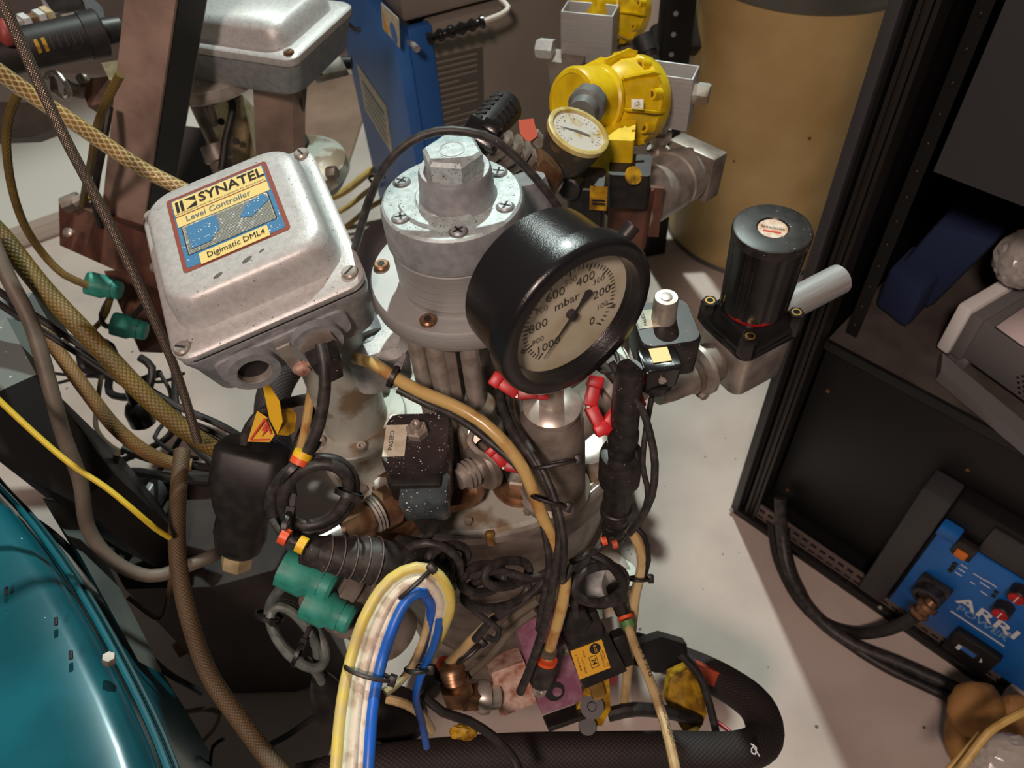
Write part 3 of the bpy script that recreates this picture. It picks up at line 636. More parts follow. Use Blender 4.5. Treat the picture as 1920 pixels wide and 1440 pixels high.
for k in range(19): st.box(lb(0, -.0345 + k * .0021, .0012), (lx, ly, lz), (LW - .022, .0008, .0002))
lab(st.build('label_stripe', M['greyink2'], lc), kind='stuff')
B().prism([lb(-.042, .004, .0015), lb(-.010, .004, .0015), lb(-.010, -.018, .0015), lb(-.022, -.03, .0015), lb(-.042, -.03, .0015)], lz * .0003).build('blue_shape', M['lblblue'], lc, smooth=False)
B().prism([lb(.012, -.014, .0015), lb(.022, .000, .0015), lb(.042, .006, .0015), lb(.046, -.006, .0015), lb(.024, -.020, .0015)], lz * .0003).build('blue_shape', M['lblblue'], lc, smooth=False)
txt('SYNATEL', lb(.014, .0395, .0011), lx, ly, .0145, M['ink'], lc, width=.072, bold=True)
txt('Control Equipment With The Widest Application For Every Industry', lb(-.002, .0275, .0011), lx, ly, .0022, M['ink'], lc, width=.102)
txt('Level Controller', lb(-.005, .0158, .0011), lx, ly, .0086, M['greyink2'], lc, width=.070)
txt('Digimatic DML4', lb(.001, -.0475, .0013), lx, ly, .0082, M['ink'], lc, width=.060)
for u in (-.0455, -.0405): B().box(lb(u, .0385, .0011), (lx, ly, lz), (.0032, .0165, .0003)).build('logo_bar', M['ink'], lc)
B().prism([lb(-.037, .0465, .001), lb(-.025, .0465, .001), lb(-.025, .0395, .001)], lz * .0003).build('logo_wedge', M['ink'], lc, smooth=False)
B().prism([lb(-.037, .0305, .001), lb(-.025, .0305, .001), lb(-.025, .0375, .001)], lz * .0003).build('logo_wedge', M['ink'], lc, smooth=False)
for u, v2, s_ in ((.006, -.073, .006), (.022, -.0695, .0035), (-.025, -.077, .005)): B().blob(lb(u, v2, -.0005), (lx + ly * .3, ly, ZU), (s_ * 2.2, s_, .0014), 2, .1, int(s_ * 1e4)).build('paint_chip', M['inkgrey'], lc)
# post carrying the controller
q = PZ(668, 792, LZ); q.z = 0
po = thing('controller_post', 'stout stained grey pipe standing on the lid under the silver controller box', 'pipe', (q.x, q.y, LZ))
B().lathe(q, q + ZU, [(LZ + .012, .044), (LZ + .02, .043), (.99, .043)], 48).build('pipe', M['lidsteel'], po)
B().lathe(q, q + ZU, [(LZ, .067), (LZ + .002, .068), (LZ + .011, .068), (LZ + .013, .066), (LZ + .013, .04)], 64).build('base_flange', M['lidsteel'], po)
for k in range(6):
    a = math.radians(k * 60 - 75); p_ = q + V((math.cos(a) * .056, math.sin(a) * .056, LZ + .013)); b = B(); b.lathe(p_, p_ + ZU, [(0, .0065), (.008, .0065), (.009, .006), (.009, .0035), (.004, .0035)], 16); b.build('cap_screw', M['steel'], po)
# ---- pressure gauge
gn = V((.517, -.856, 0)).normalized(); gx_ = V((.856, .517, 0)).normalized(); GF = P(1074, 592, .672)
ga = thing('pressure_gauge', 'large round black pressure gauge reading mbar with cream dial', 'gauge', GF - gn * .04 - ZU * .12)
B().lathe(GF, GF + gn, [(-.064, .060), (-.064, .066), (-.060, .0725), (-.012, .0745), (-.008, .0745)], 96).build('gauge_case', M['gaugeblk'], ga, angle=50)
B().lathe(GF, GF + gn, [(-.010, .074), (-.010, .0805), (.006, .0810), (.010, .0795), (.012, .0765), (.0115, .0665), (.0085, .0655), (-.002, .0635), (-.003, .0630)], 96, cap=False).build('bezel', M['gaugeblk'], ga, angle=50)
B().lathe(GF, GF + gn, [(-.0045, .0635), (-.004, .0635)], 96).build('dial', M['dial'], ga)
def gd_(r, a, h=-.0035): return GF + gx_ * (r * math.cos(math.radians(a))) + ZU * (r * math.sin(math.radians(a))) + gn * h
for i in range(51):
    v_ = i * 20; a = -45 + v_ * .27; L1 = .0075 if v_ % 100 == 0 else .0045; w_ = .0013 if v_ % 100 == 0 else .0009
    rd = gd_(1, a, 0) - GF; td = gd_(1, a + 90, 0) - GF
    B().box(gd_(.0505 - L1 / 2, a), (rd, td, gn), (L1, w_, .0003)).build('dial_mark', M['ink'], ga)
for v_ in range(0, 1001, 100):
    big = v_ % 200 == 0; a = -45 + v_ * .27; s = str(v_)
    txt(s, gd_(.0350 if big else .0375, a, -.0036), gx_, ZU, .0098 if big else .0064, M['ink' if big else 'inkgrey'], ga, name='dial_number')
txt('mbar', GF + ZU * .0165 - gn * .0036 - gx_ * .004, gx_, ZU, .0092, M['ink'], ga, name='dial_unit')
txt('MADE IN ENGLAND', GF - ZU * .045 - gn * .0036 + gx_ * .005, gx_, ZU, .0016, M['inkgrey'], ga, name='dial_small_print') if 0 else None
pd = (gd_(1, 226, 0) - GF); pt_ = gd_(1, 316, 0) - GF
B().prism([GF + pd * .047, GF + pt_ * .0018 + pd * .006, GF - pt_ * .0018 * -1 * 0 + pt_ * .0022 - pd * .004, GF + pt_ * .0016 - pd * .010, GF + pt_ * .0055 - pd * .025, GF + pt_ * .002 - pd * .0275, GF - pt_ * .002 - pd * .0275, GF - pt_ * .0055 - pd * .025, GF - pt_ * .0016 - pd * .010, GF - pt_ * .0022 - pd * .004, GF - pt_ * .0018 + pd * .006], gn * .0006).build('pointer', M['ink'], ga, smooth=False)
B().lathe(GF - gn * .004, GF + gn, [(0, .0048), (.006, .0048), (.007, .003)], 20).build('pointer_hub', M['ink'], ga)
for a in (-22, 197): B().lathe(gd_(.053, a, -.0038), gd_(.053, a, 1), [(0, .0025), (.0008, .0025)], 12).build('dial_rivet', M['inkgrey'], ga)
B().lathe(GF, GF + gn, [(.002, .0636), (.003, .0636)], 64).build('glass', M['gglass'], ga)
q = gd_(.081, 38, .0) ; B().lathe(q - gn * .01, q - gn * .01 + (gd_(1, 38, 0) - GF), [(-.004, .007), (.010, .007), (.011, .006)], 16).build('side_plug', M['black'], ga)
GS = GF - gn * .034; gz = zat(GS, 745)
B().lathe(V((GS.x, GS.y, gz - .01)), V((GS.x, GS.y, 2)), [(0, .013), (.03, .013), (GF.z - gz - .055, .013)], 24).build('stem', M['steel'], ga)
# tee below the gauge
te = thing('steel_tee', 'grey steel branched tee under the big black gauge', 'pipe tee', (GS.x, GS.y, LZ))
q = V((GS.x, GS.y, 0)); 
B().lathe(q, q + ZU, [(gz - .022, .024), (gz - .020, .030), (gz - .012, .031), (gz - .008, .026), (gz - .004, .014)], 40).build('neck_flange', M['steel'], te)
B().lathe(q, q + ZU, [(LZ, .044), (LZ + .01, .044), (LZ + .014, .038), (gz - .06, .036), (gz - .035, .034), (gz - .022, .026)], 40).build('tee_body', M['dullsteel'], te)
t1 = q + ZU * (gz - .065); t2 = t1 + V((.085, .045, .032))
B().lathe(t1, t2, [(0, .028), (.07, .026), (.072, .032), (.082, .032)], 32).build('side_branch', M['dullsteel'], te)
B().lathe(t2, t2 + (t2 - t1), [(-.012, .029), (-.008, .033), (.006, .033), (.01, .029)], 32).build('branch_clamp', M['steel'], te)
def redlever(c, ax, up, s=1., label='red plastic wing lever', bent=.35):
    ax = V(ax).normalized(); up = V(up).normalized(); n = ax.cross(up); bb = B(); L_ = .021 * s
    for sg in (-1, 1):
        e = (ax * sg + up * bent).normalized(); m_ = e.cross(n)
        bb.box(V(c) + e * L_ * .5, (e, n, m_), (L_, .016 * s, .009 * s), .002); bb.box(V(c) + e * L_ * .85, (e, n, m_), (L_ * .4, .019 * s, .011 * s), .002)
    return bb
wings = [((970, 738), .745, CR + CU * -.3, CU, 1.35, 'red wing lever just under the lower left of the black gauge'),
         ((1106, 762), .80, CU - CR * .15, CR, 1.45, 'red wing lever right of the gauge neck, hanging down'),
         ((1157, 768), .80, CR + CU * .9, -CU, 1.3, 'bright red folded wing lever beside the black cable stack'),
         ((946, 872), .86, CR - CU * .6, CU + CR * .5, 1.2, 'dusty red wing lever on the clamp below the amber tube')]
for (px, py), d, ax, up, s, l_ in wings:
    c = P(px, py, d); t = thing('clamp_lever', l_, 'lever', c, 'red clamp levers'); redlever(c, ax, up, s).build('wing', M['red'], t)
    B().lathe(c + CF * .012, c - CF * .01, [(0, .004), (.02, .004)], 12).build('spindle', M['steel'], t)
# ================================================================ speckled solenoid on the lid, front
sx, sy, _ = frame(-4)
q = PZ(781, 822, .93); so = thing('solenoid_valve', 'black solenoid block with white paint spatter and PASSED sticker, front of lid', 'solenoid valve', q - ZU * .11)
loft(B(), q, sx, sy, ZU, [(-.075, .060, .06, .008), (-.07, .068, .068, .01), (-.004, .072, .072, .014), (0, .068, .068, .013)]).build('coil_block', M['drop'], so, angle=45)
n_ = PZ(783, 812, .93); bb = B(); hexa(bb, n_, ZU, .0125, .009); bb.build('top_nut', M['steel'], so)
B().lathe(n_, n_ + ZU, [(.008, .008), (.011, .008), (.0112, .0055), (.017, .0055), (.018, .005), (.018, .003), (.014, .003)], 20).build('threaded_stud', M['steel'], so)
c = PZ(741, 826, .9302); B().box(c, (sx, sy, ZU), (.024, .042, .0005)).build('test_sticker', M['sticker'], so)
txt('PASSED', c + ZU * .0004 - sx * .004, sy, -sx, .0048, M['ink'], so, width=.026)
c2_ = q + sy * -.048 - ZU * .030 + sx * .005
loft(B(), c2_ + V((.004, -.0, 0)), sx, sy, ZU, [(-.034, .044, .03, .006), (-.028, .050, .040, .006), (.004, .053, .043, .007), (.008, .050, .040, .006)]).build('plug_housing', M['dropg'], so, angle=45)
bb = B(); bb.box(q + sy * -.040 - ZU * .036, (sx, sy, ZU), (.056, .02, .040), .004); bb.build('plug_socket', M['black'], so)
gl = c2_ + V((.004, -.006, -.028)); bb = B(); bb.lathe(gl, gl + V((0, -.35, -1)), [(0, .019), (.012, .0185), (.014, .015), (.026, .013), (.03, .009)], 20, flute=(4, 2, .012, .94)); bb.build('cable_gland', M['blackd'], so)
q2 = q - ZU * .075; B().lathe(q2, q2 - ZU, [(0, .022), (.02, .022), (.022, .016), (.045, .016)], 24).build('valve_stem', M['steel'], so)
# diamond flange of bronze under it
ft = thing('bronze_valve', 'flat brown bronze valve body under the spattered solenoid block', 'valve', q2 - ZU * .04)
fl = B(); pts = []
for ang in range(0, 360, 15):
    a = math.radians(ang); r = .034 + .030 * abs(math.cos(a)) ** 3; pts.append(q2 - ZU * .018 + sx * (r * math.cos(a)) * 1.05 + sy * r * math.sin(a) * .9)
fl.prism(pts, -ZU * .014); fl.build('diamond_flange', M['bronze'], ft)
for sg in (-1, 1):
    bb = B(); hexa(bb, q2 - ZU * .018 + sx * sg * .055, ZU, .010, .008); bb.build('flange_bolt', M['steel'], ft)
bb = B(); bb.box(q2 + V((-.045, -.03, -.035)), (V((.8, -.6, 0)), V((.6, .8, 0)), ZU), (.07, .06, .022), .003); bb.build('port_block', M['bronze'], ft)
# bronze hexagon fitting running left
hf = thing('bronze_fitting', 'brown bronze hexagon fitting between cable coil and solenoid', 'pipe fitting', P(680, 985, .84))
A_ = P(626, 1006, .82); E_ = P(745, 940, .86); d_ = (E_ - A_).normalized()
bb = B(); bb.lathe(A_ - d_ * .02, E_, [(0, .013), (.03, .013)], 20); bb.build('inner_tube', M['steel'], hf)
bb = B(); hexa(bb, A_ + d_ * .01, d_, .021, .034); bb.build('long_nut', M['bronze'], hf)
for k in range(3): B().lathe(A_ + d_ * (.045 + k * .004), E_, [(0, .019), (.002, .021), (.003, .019)], 28).build('washer', M['steel'], hf)
bb = B(); hexa(bb, A_ + d_ * .058, d_, .023, .02); bb.build('back_nut', M['bronze'], hf)
# KF clamp and bellows right of the solenoid
kf = thing('vacuum_clamp', 'steel hinged vacuum clamp with springs, right of the spattered solenoid', 'clamp', P(900, 880, .88))
A_ = P(858, 900, .87); E_ = P(940, 852, .90); d_ = (E_ - A_).normalized()
bb = B(); bb.lathe(A_, E_, [(0, .012)] + [(.006 + k * .003, .017 if k % 2 else .013) for k in range(7)] + [(.03, .013)], 28); bb.build('bellows', M['steel'], kf)
bb = B(); bb.lathe(A_ + d_ * .028, E_, [(0, .016), (.001, .027), (.005, .030), (.012, .030), (.016, .027), (.017, .016)], 32); bb.build('clamp_ring', M['dullsteel'], kf)
B().tube(pc([(885, 812, .86), (880, 828, .855), (895, 846, .855), (925, 862, .855), (948, 876, .855)]), .0035, 8).build('clamp_bolt', M['steel'], kf)
bb = B(); bb.prism([P(878, 800, .86), P(905, 790, .86), P(912, 812, .86), P(888, 836, .86), P(876, 830, .86)], CF * .006); bb.build('clamp_jaw', M['steel'], kf)
B().lathe(P(938, 852, .90), P(1000, 820, .92), [(0, .016), (.05, .016)], 24).build('port_pipe', M['dullsteel'], kf)
# port plug on lid
pl = thing('lid_port_plug', 'round brass-rimmed port plug with hexagon top on the lid below the clamp', 'port plug', PZ(975, 905, LZ))
c = PZ(978, 905, LZ); B().lathe(c, c + ZU, [(0, .036), (.003, .037), (.006, .036), (.006, .032), (.012, .031), (.012, .012)], 48).build('port_ring', M['bronze'], pl)
bb = B(); hexa(bb, c + ZU * .012, ZU, .021, .012); bb.build('plug_hexagon', M['lidsteel'], pl)
pl = thing('lid_port_plug', 'steel port ring on the lid hidden behind the black cable bundle', 'port plug', PZ(1085, 860, LZ))
c = PZ(1100, 850, LZ); B().lathe(c, c + ZU, [(0, .030), (.02, .030), (.022, .027), (.022, .015)], 40).build('port_ring', M['steel'], pl)
# ================================================================ black connector stack, right of gauge neck
xy = P(1170, 800, .80); Cx = V((xy.x, xy.y, 0)); z0 = zat(Cx, 690); z1 = zat(Cx, 1010)
cs = thing('cable_connector', 'tall black round connector standing upright right of the gauge neck', 'connector', Cx + ZU * z1)
H = z0 - z1
B().lathe(Cx + ZU * z0, Cx, [(0, .012), (.02, .0145), (H * .30, .015), (H * .31, .0165), (H * .36, .0165), (H * .37, .015), (H * .44, .015)], 32).build('upper_shell', M['blackd'], cs)
B().lathe(Cx + ZU * z0, Cx, [(H * .42, .016), (H * .425, .0225), (H * .44, .0238), (H * .58, .0238), (H * .59, .021), (H * .59, .017)], 36, flute=(4, 1, .0232, .96)).build('locking_ring', M['blackd'], cs)
B().lathe(Cx + ZU * z0, Cx, [(H * .58, .0165), (H * .76, .0170), (H * .765, .019), (H * .80, .019), (H * .805, .0160), (H * .86, .0155), (H * .865, .017), (H * .90, .017), (H * .905, .0145), (H * .95, .0135), (H * .955, .0145), (H * .98, .0145), (H, .011)], 32).build('lower_shell', M['blackd'], cs)
# ================================================================ right solenoid with steel knob
rx_, ry_, _ = frame(4); q = P(1247, 604, .80)
rs = thing('solenoid_valve', 'black solenoid block with a round steel knob on top, right of the gauge', 'solenoid valve', q - ZU * .1)
loft(B(), q, rx_, ry_, ZU, [(-.05, .060, .062, .008), (-.004, .064, .066, .012), (0, .060, .062, .012)]).build('coil_block', M['blackd'], rs, angle=45)
c = q + rx_ * .0 + ry_ * .006; B().lathe(c, c + ZU, [(0, .013), (.028, .0125), (.030, .0115), (.030, .006), (.031, .006), (.0315, .004)], 32).build('steel_knob', M['steel'], rs)
c = PZ(1213, 598, q.z + .0004); B().box(c, (rx_, ry_, ZU), (.022, .026, .0005)).build('test_sticker', M['sticker'], rs)
txt('PASSED', c + ZU * .0004 - rx_ * .003, ry_, -rx_, .0036, M['ink'], rs, width=.019)
bb = B(); qq = P(1236, 672, .775); loft(bb, qq, rx_, ry_, ZU, [(-.032, .036, .026, .004), (0, .040, .036, .005), (.002, .037, .033, .005)]); bb.build('plug_housing', M['blackgloss'], rs, angle=45)
B().box(qq + V((.001, .002, .003)), (rx_, ry_, ZU), (.019, .019, .0006)).build('plug_sticker', M['lblcream'], rs)
B().lathe(qq - ry_ * .016 - ZU * .014, qq - ry_ * .1 - ZU * .014, [(0, .004), (.003, .004)], 12).build('plug_screw', M['steel'], rs)
B().lathe(qq - ZU * .03, qq - ZU * 1, [(0, .017), (.012, .016), (.02, .011)], 20, flute=(3, 1, .01, .93)).build('cable_gland', M['black'], rs)
B().lathe(q - ZU * .05, q - ZU, [(0, .02), (.05, .018)], 24).build('valve_stem', M['dullsteel'], rs)
# coupling
cl = thing('vacuum_clamp', 'dull steel clamp and bellows joining the right solenoid to the square valve', 'clamp', P(1315, 655, .86))
vx, vy, _ = frame(27); VB = PZ(1404, 604, .905); VB.z = 0
pa = VB - vx * .05 + ZU * .862; 
bb = B(); bb.lathe(pa, pa - vx, [(-.004, .024), (.0, .026), (.012, .026), (.014, .030), (.020, .030), (.022, .022)] + [(.024 + k * .004, .027 if k % 2 == 0 else .019) for k in range(5)] + [(.046, .024), (.07, .022), (.09, .018)], 32); bb.build('bellows_neck', M['dullsteel'], cl)
bb = B(); bb.lathe(pa - vx * .016, pa - vx, [(0, .031), (.002, .035), (.008, .035), (.01, .031)], 32); bb.build('clamp_ring', M['steel'], cl)
bb = B(); bb.box(pa - vx * .02 - ZU * .036, (vx, vy, ZU), (.012, .03, .016), .004); bb.build('clamp_lug', M['dullsteel'], cl)
hexa(B(), pa - vx * .02 - ZU * .036 - vy * .014, -vy, .007, .006).build('clamp_nut', M['steel'], cl)
# ---- square valve with black handwheel
sv = thing('handwheel_valve', 'square steel valve with tall black fluted handwheel and red ring', 'valve', VB + ZU * .83)
loft(B(), VB, vx, vy, ZU, [(.822, .075, .075, .012), (.826, .082, .082, .014), (.895, .085, .085, .014)]).build('valve_body', M['steel'], sv, angle=45)
loft(B(), VB, vx, vy, ZU, [(.894, .088, .088, .014), (.900, .090, .090, .015), (.904, .086, .086, .014), (.906, .088, .088, .015), (.910, .086, .086, .016), (.926, .074, .074, .02), (.932, .060, .060, .026)]).build('bonnet', M['blackgloss'], sv, angle=45)
for qx, qy in ((1, 1), (-1, 1), (-1, -1), (1, -1)):
    c = VB + vx * (qx * .036) + vy * (qy * .036) + ZU * .900
    bb = B(); bb.lathe(c, c + ZU, [(0, .0115), (.030, .0105), (.032, .0095)], 6); o = bb.build('corner_lug', M['blackgloss'], sv)
    B().lathe(c + ZU * .0315, c + ZU, [(0, .0062), (.0012, .006), (.0012, .004)], 16, cap=False).build('bronze_insert', M['brass'], o)
B().lathe(c, c, [(0, .0001), (.0001, .0001)], 3) if 0 else None
kc = VB + ZU * 0
B().lathe(kc, kc + ZU, [(.931, .034), (.936, .0365), (.940, .0365), (.941, .034)], 48).build('red_ring', M['red'], sv)
B().lathe(kc, kc + ZU, [(.939, .036), (.941, .040), (1.040, .0425), (1.042, .0425)], 96, flute=(12, 2, .036, .955)).build('handwheel', M['blackgloss'], sv, angle=40)
B().lathe(kc, kc + ZU, [(1.040, .040), (1.040, .0435), (1.048, .0435), (1.0505, .0425), (1.0515, .040), (1.0515, .018), (1.0495, .0165), (1.0495, .01)], 64).build('handwheel_top', M['blackd'], sv)
B().lathe(kc, kc + ZU, [(1.0496, .016), (1.0502, .016)], 32).build('round_label', mat('worn_label', (226, 214, 196), .6, c2=(196, 150, 110), sc=90), sv)
lr = (CR - CU * .45); lr.z = 0; lr.normalize(); lu2 = ZU.cross(lr)
txt('Speedivalve', kc + ZU * 1.0506 + lu2 * .001, lr, lu2, .0042, M['ink'], sv, width=.025)
txt('EDWARDS', kc + ZU * 1.0506 - lu2 * .006, lr, lu2, .0032, M['redink'], sv, width=.019) if 0 else B().box(kc + ZU * 1.0506 - lu2 * .006, (lr, lu2, ZU), (.019, .0022, .0003)).build('red_print', M['redink'], sv)
pb = VB + vx * .040 + ZU * .862 + ZU * .036; B().lathe(pb, pb + vx, [(0, .020), (.115, .020), (.116, .019), (.116, .016), (.03, .016)], 40).build('outlet_pipe', M['brushed'], sv)
# ================================================================ yellow actuators
def actuator(cpx, cpy, d, s, label, grp):
    c = P(cpx, cpy, d); t = thing('valve_actuator', label, 'actuator', c - ZU * .1, grp)
    ax = (-CR * .72 - CU * .22 - CF * .62).normalized()
    prof = [(-.044, .046), (-.044, .054), (-.040, .056), (-.022, .056), (-.018, .053), (.006, .050), (.020, .043), (.032, .036)]
    B().lathe(c, c + ax, [(a * s, r * s) for a, r in prof], 48).build('large_housing', M['yellow'], t)
    B().lathe(c, c + ax, [(a * s, r * s) for a, r in [(.012, .038), (.030, .040), (.032, .043), (.037, .043), (.039, .040), (.074, .039), (.079, .036), (.080, .031), (.078, .030)]], 40).build('small_cylinder', M['yellow'], t)
    u = ax.orthogonal().normalized(); w_ = ax.cross(u)
    for k in range(8):
        a = k * math.pi / 4 + .2; e = u * math.cos(a) + w_ * math.sin(a); tt = ax.cross(e)
        B().prism([c + e * .053 * s - ax * .020 * s, c + e * .060 * s - ax * .024 * s, c + e * .062 * s - ax * .008 * s, c + e * .048 * s + ax * .032 * s, c + e * .036 * s + ax * .028 * s], tt * .003 * s).build('rib', M['yellow'], t)
        a += math.pi / 8; e = u * math.cos(a) + w_ * math.sin(a)
        bb = B(); bb.lathe(c + e * .051 * s - ax * .022 * s, c + e * .051 * s + ax, [(0, .0085 * s), (.014 * s, .0075 * s)], 12); o = bb.build('bolt_lug', M['yellow'], t)
        hexa(B(), c + e * .051 * s - ax * .012 * s, ax, .0042 * s, .005 * s).build('bolt', M['bronze'], o)
    return c, ax, t
YA, yax, yt = actuator(1152, 190, 1.08, 1.12, 'bright yellow ribbed valve actuator nearest the camera, behind the dirty small gauge', 'yellow valve actuators')
ex, ey, _ = frame(-12); c = P(1146, 292, 1.06)
loft(B(), c, ex, ey, ZU, [(-.028, .06, .05, .004), (.04, .06, .05, .004)]).build('yellow_block', M['yellow'], yt)
B().box(P(1195, 195, 1.015), (CR, CU, CF), (.016, .013, .0008)).build('ce_sticker', M['sticker'], yt)
txt('CE', P(1195, 195, 1.0135), (CR + CU * .4), CU - CR * .4, .005, M['ink'], yt)
bk = thing('indicator_box', 'small black switch boxes with yellow labels under the yellow actuator', 'switch box', P(1130, 360, 1.03))
loft(B(), P(1180, 335, 1.05), ex, ey, ZU, [(-.03, .055, .05, .006), (.022, .055, .05, .006)]).build('switch_housing', M['black'], bk)
o = loft(B(), P(1100, 350, 1.0), ex, ey, ZU, [(-.05, .045, .045, .006), (.012, .05, .05, .008), (.014, .046, .046, .008)]).build('coil_housing', M['black'], bk)
B().box(P(1122, 372, .975), (ex, ZU, ey), (.022, .036, .001)).build('yellow_label', M['yellowd'], bk)
for k in range(4): B().box(P(1122, 364 + k * 6, .9735), (ex, ZU, ey), (.016, .0022, .0004)).build('label_print', M['ink'], bk)
B().lathe(P(1186, 330, 1.015), P(1186, 330, 1.015) + CR * .5 - CF, [(0, .012), (.004, .012)], 20).build('round_yellow_cap', M['yellowd'], bk)
B().lathe(P(1075, 345, .985), P(1060, 362, .96), [(0, .016), (.02, .015), (.022, .012)], 24, flute=(2, 1, .01, .94)).build('fluted_knob', M['black'], bk)
# steel bracket
def bracket(px, py, d, label, yaw=-25, s=1.):
    c = P(px, py, d); x, y, _ = frame(yaw); t = thing('steel_bracket', label, 'bracket', c, 'steel valve brackets')
    bb = B()
    for sg in (-1, 1): bb.box(c + y * sg * .019 * s, (x, y, ZU), (.085 * s, .003, .08 * s), .001)
    for sg in (-1, 1): bb.box(c + x * sg * .041 * s, (x, y, ZU), (.003, .038 * s, .08 * s), .001)
    bb.build('bracket_box', M['brushed'], t)
    B().box(c - ZU * .036 * s, (x, y, ZU), (.078 * s, .034 * s, .003)).build('bracket_floor', M['dullsteel'], t)
    hexa(B(), c - ZU * .034 * s + x * .02, ZU, .007, .006).build('bolt', M['steel'], t)
    bb = B(); bb.lathe(c - ZU * .04 * s, c - ZU, [(0, .012), (.02, .012), (.02, .018), (.032, .018), (.032, .012), (.05, .011), (.05, .018), (.075, .017), (.09, .012)], 20); bb.build('spindle_nut', M['steel'], t)
    return c, x, y, t
c, x_, y_, t_ = bracket(1245, 178, 1.12, 'hollow brushed steel bracket right of the nearer yellow actuator')
hexa(B(), c + x_ * .042 + ZU * .01, x_, .016, .022).build('side_plug', M['lidsteel'], t_)
txt('No 2', c - y_ * .0215 * 1 + ZU * .0 + x_ * .004, x_, (ZU + x_ * -.3), .016, M['ink'], t_, width=.03) if 0 else None
# motor / steel cylinder to its right
mt = thing('steel_cylinder', 'ringed steel cylinder with square end block pointing at the ochre drum', 'cylinder', P(1240, 345, 1.14))
A_ = P(1178, 388, 1.12); E_ = P(1305, 312, 1.20); d_ = (E_ - A_).normalized(); L_ = (E_ - A_).length
B().lathe(A_, E_, [(0, .043), (L_ * .45, .043), (L_ * .46, .043), (L_ * .60, .043), (L_ * .61, .040), (L_ * .64, .040), (L_ * .65, .043), (L_ * .8, .043), (L_ * .8, .03)], 48).build('barrel', M['steel'], mt)
w_ = d_.cross(ZU).normalized(); u_ = w_.cross(d_)
B().box(E_ - d_ * .005, (d_, w_, u_), (.035, .085, .075), .004).build('end_block', M['dullsteel'], mt)
B().box(A_ - d_ * .008, (d_, w_, u_), (.014, .085, .10), .003).build('flange_plate', M['rusty'], mt)
B().box(P(1190, 395, 1.10), (ex, ZU, ey), (.075, .085, .008), .001).build('rusty_plate', M['rusty'], mt)
# second actuator further back at the top
actuator(1150, 18, 1.36, .95, 'farther yellow ribbed valve actuator cut by the top edge of the picture', 'yellow valve actuators')
c, x_, y_, t_ = bracket(1105, 62, 1.32, 'hollow brushed steel bracket left of the farther yellow actuator', -22, 1.05)
loft(B(), c - x_ * .03 - ZU * .05 - y_ * .03, x_, y_, ZU, [(-.05, .05, .04, .004), (.02, .06, .045, .004)]).build('valve_block', M['dullsteel'], t_)
hexa(B(), c - x_ * .055 - y_ * .03 - ZU * .02, -x_, .017, .03).build('end_plug', M['lid'], t_)
B().lathe(P(1205, 70, 1.34), P(1222, 118, 1.34), [(0, .02), (.03, .02), (.03, .015), (.05, .015)], 20).build('black_connector', M['black'], t_)
# ---- small dirty gauge
sg_ = thing('small_gauge', 'small dirty pressure gauge with yellowed rim, in front of the yellow actuator', 'gauge', P(1070, 270, .95))
sn = (CR * .34 + CU * .50 - CF * .80).normalized(); c = P(1083, 249, .93)
B().lathe(c, c + sn, [(-.048, .022), (-.044, .030), (-.02, .036), (-.004, .037), (.0, .037)], 40).build('gauge_case', mat('grubby_black', (58, 54, 46), .6, c2=(128, 100, 60), sc=40, lo=.52, hi=.7, bump=(200, .5)), sg_)
B().lathe(c, c + sn, [(-.003, .037), (-.002, .0395), (.004, .0395), (.005, .037), (.005, .034), (.002, .033)], 40, cap=False).build('rim', mat('yellowed_rim', (206, 192, 128), .4, c2=(176, 150, 70), sc=60), sg_)
B().lathe(c, c + sn, [(0, .0335), (.002, .0335)], 40).build('dial', M['dirtydial'], sg_)
su = (CU - sn * CU.dot(sn)).normalized(); sr = su.cross(sn)
for k in range(25):
    a = math.radians(-45 + k * 11.25); e = sr * math.cos(a) + su * math.sin(a); B().box(c + e * .027 + sn * .0022, (e, sn.cross(e), sn), (.003, .0005, .0002)).build('dial_mark', M['inkgrey'], sg_)
for k in range(7):
    a = math.radians(-45 + k * 45); e = sr * math.cos(a) + su * math.sin(a); txt(str(k * 2), c + e * .021 + sn * .0022, sr, su, .004, M['inkgrey'], sg_, name='dial_number')
B().prism([c + sr * -.024 + su * .004 + sn * .0025, c + su * .0015 + sn * .0025, c + sr * .014 - su * .004 + sn * .0025, c + sr * .014 - su * .007 + sn * .0025, c - su * .0025 + sn * .0025], sn * .0004).build('pointer', M['inkgrey'], sg_, smooth=False)
A_ = P(1107, 188, .99); E_ = P(1085, 222, .955)
B().lathe(A_, E_, [(0, .02), (.004, .024), (.022, .024), (.026, .019), (.04, .017)], 32, flute=(4, 1, .02, .95)).build('grey_cap', mat('grey_knob', (104, 106, 104), .5), sg_)
# ---- perforated black handle
ph = thing('slotted_handle', 'black slotted cylindrical cover above the probe housing, pointing up right', 'cover', P(920, 230, .92))
E_ = P(952, 197, .96); A_ = P(868, 290, .90); d_ = (E_ - A_).normalized(); L_ = (E_ - A_).length
hb = B(); hb.lathe(A_, E_, [(0, .020), (L_ * .15, .021), (L_ * .96, .0215), (L_, .019), (L_ + .001, .015)], 40); hb.build('cover_tube', M['black'], ph)
e1_ = (CR * .8 - CU * .1 - CF * .9); e1_ = (e1_ - d_ * e1_.dot(d_)).normalized(); e2_ = d_.cross(e1_)
for k in range(6):
    for aa in (0, -1.4):
        e = e1_ * math.cos(aa) + e2_ * math.sin(aa); g_ = d_.cross(e); cc = A_ + d_ * (L_ * (.42 + k * .09)) + e * .0208
        B().box(cc, (d_, g_, e), (.0048, .019, .0022), .001).build('slot', M['ink'], ph)
bc = thing('clip_bracket', 'black plastic clip behind the arching cable above the probe housing', 'clip', P(905, 255, .86))
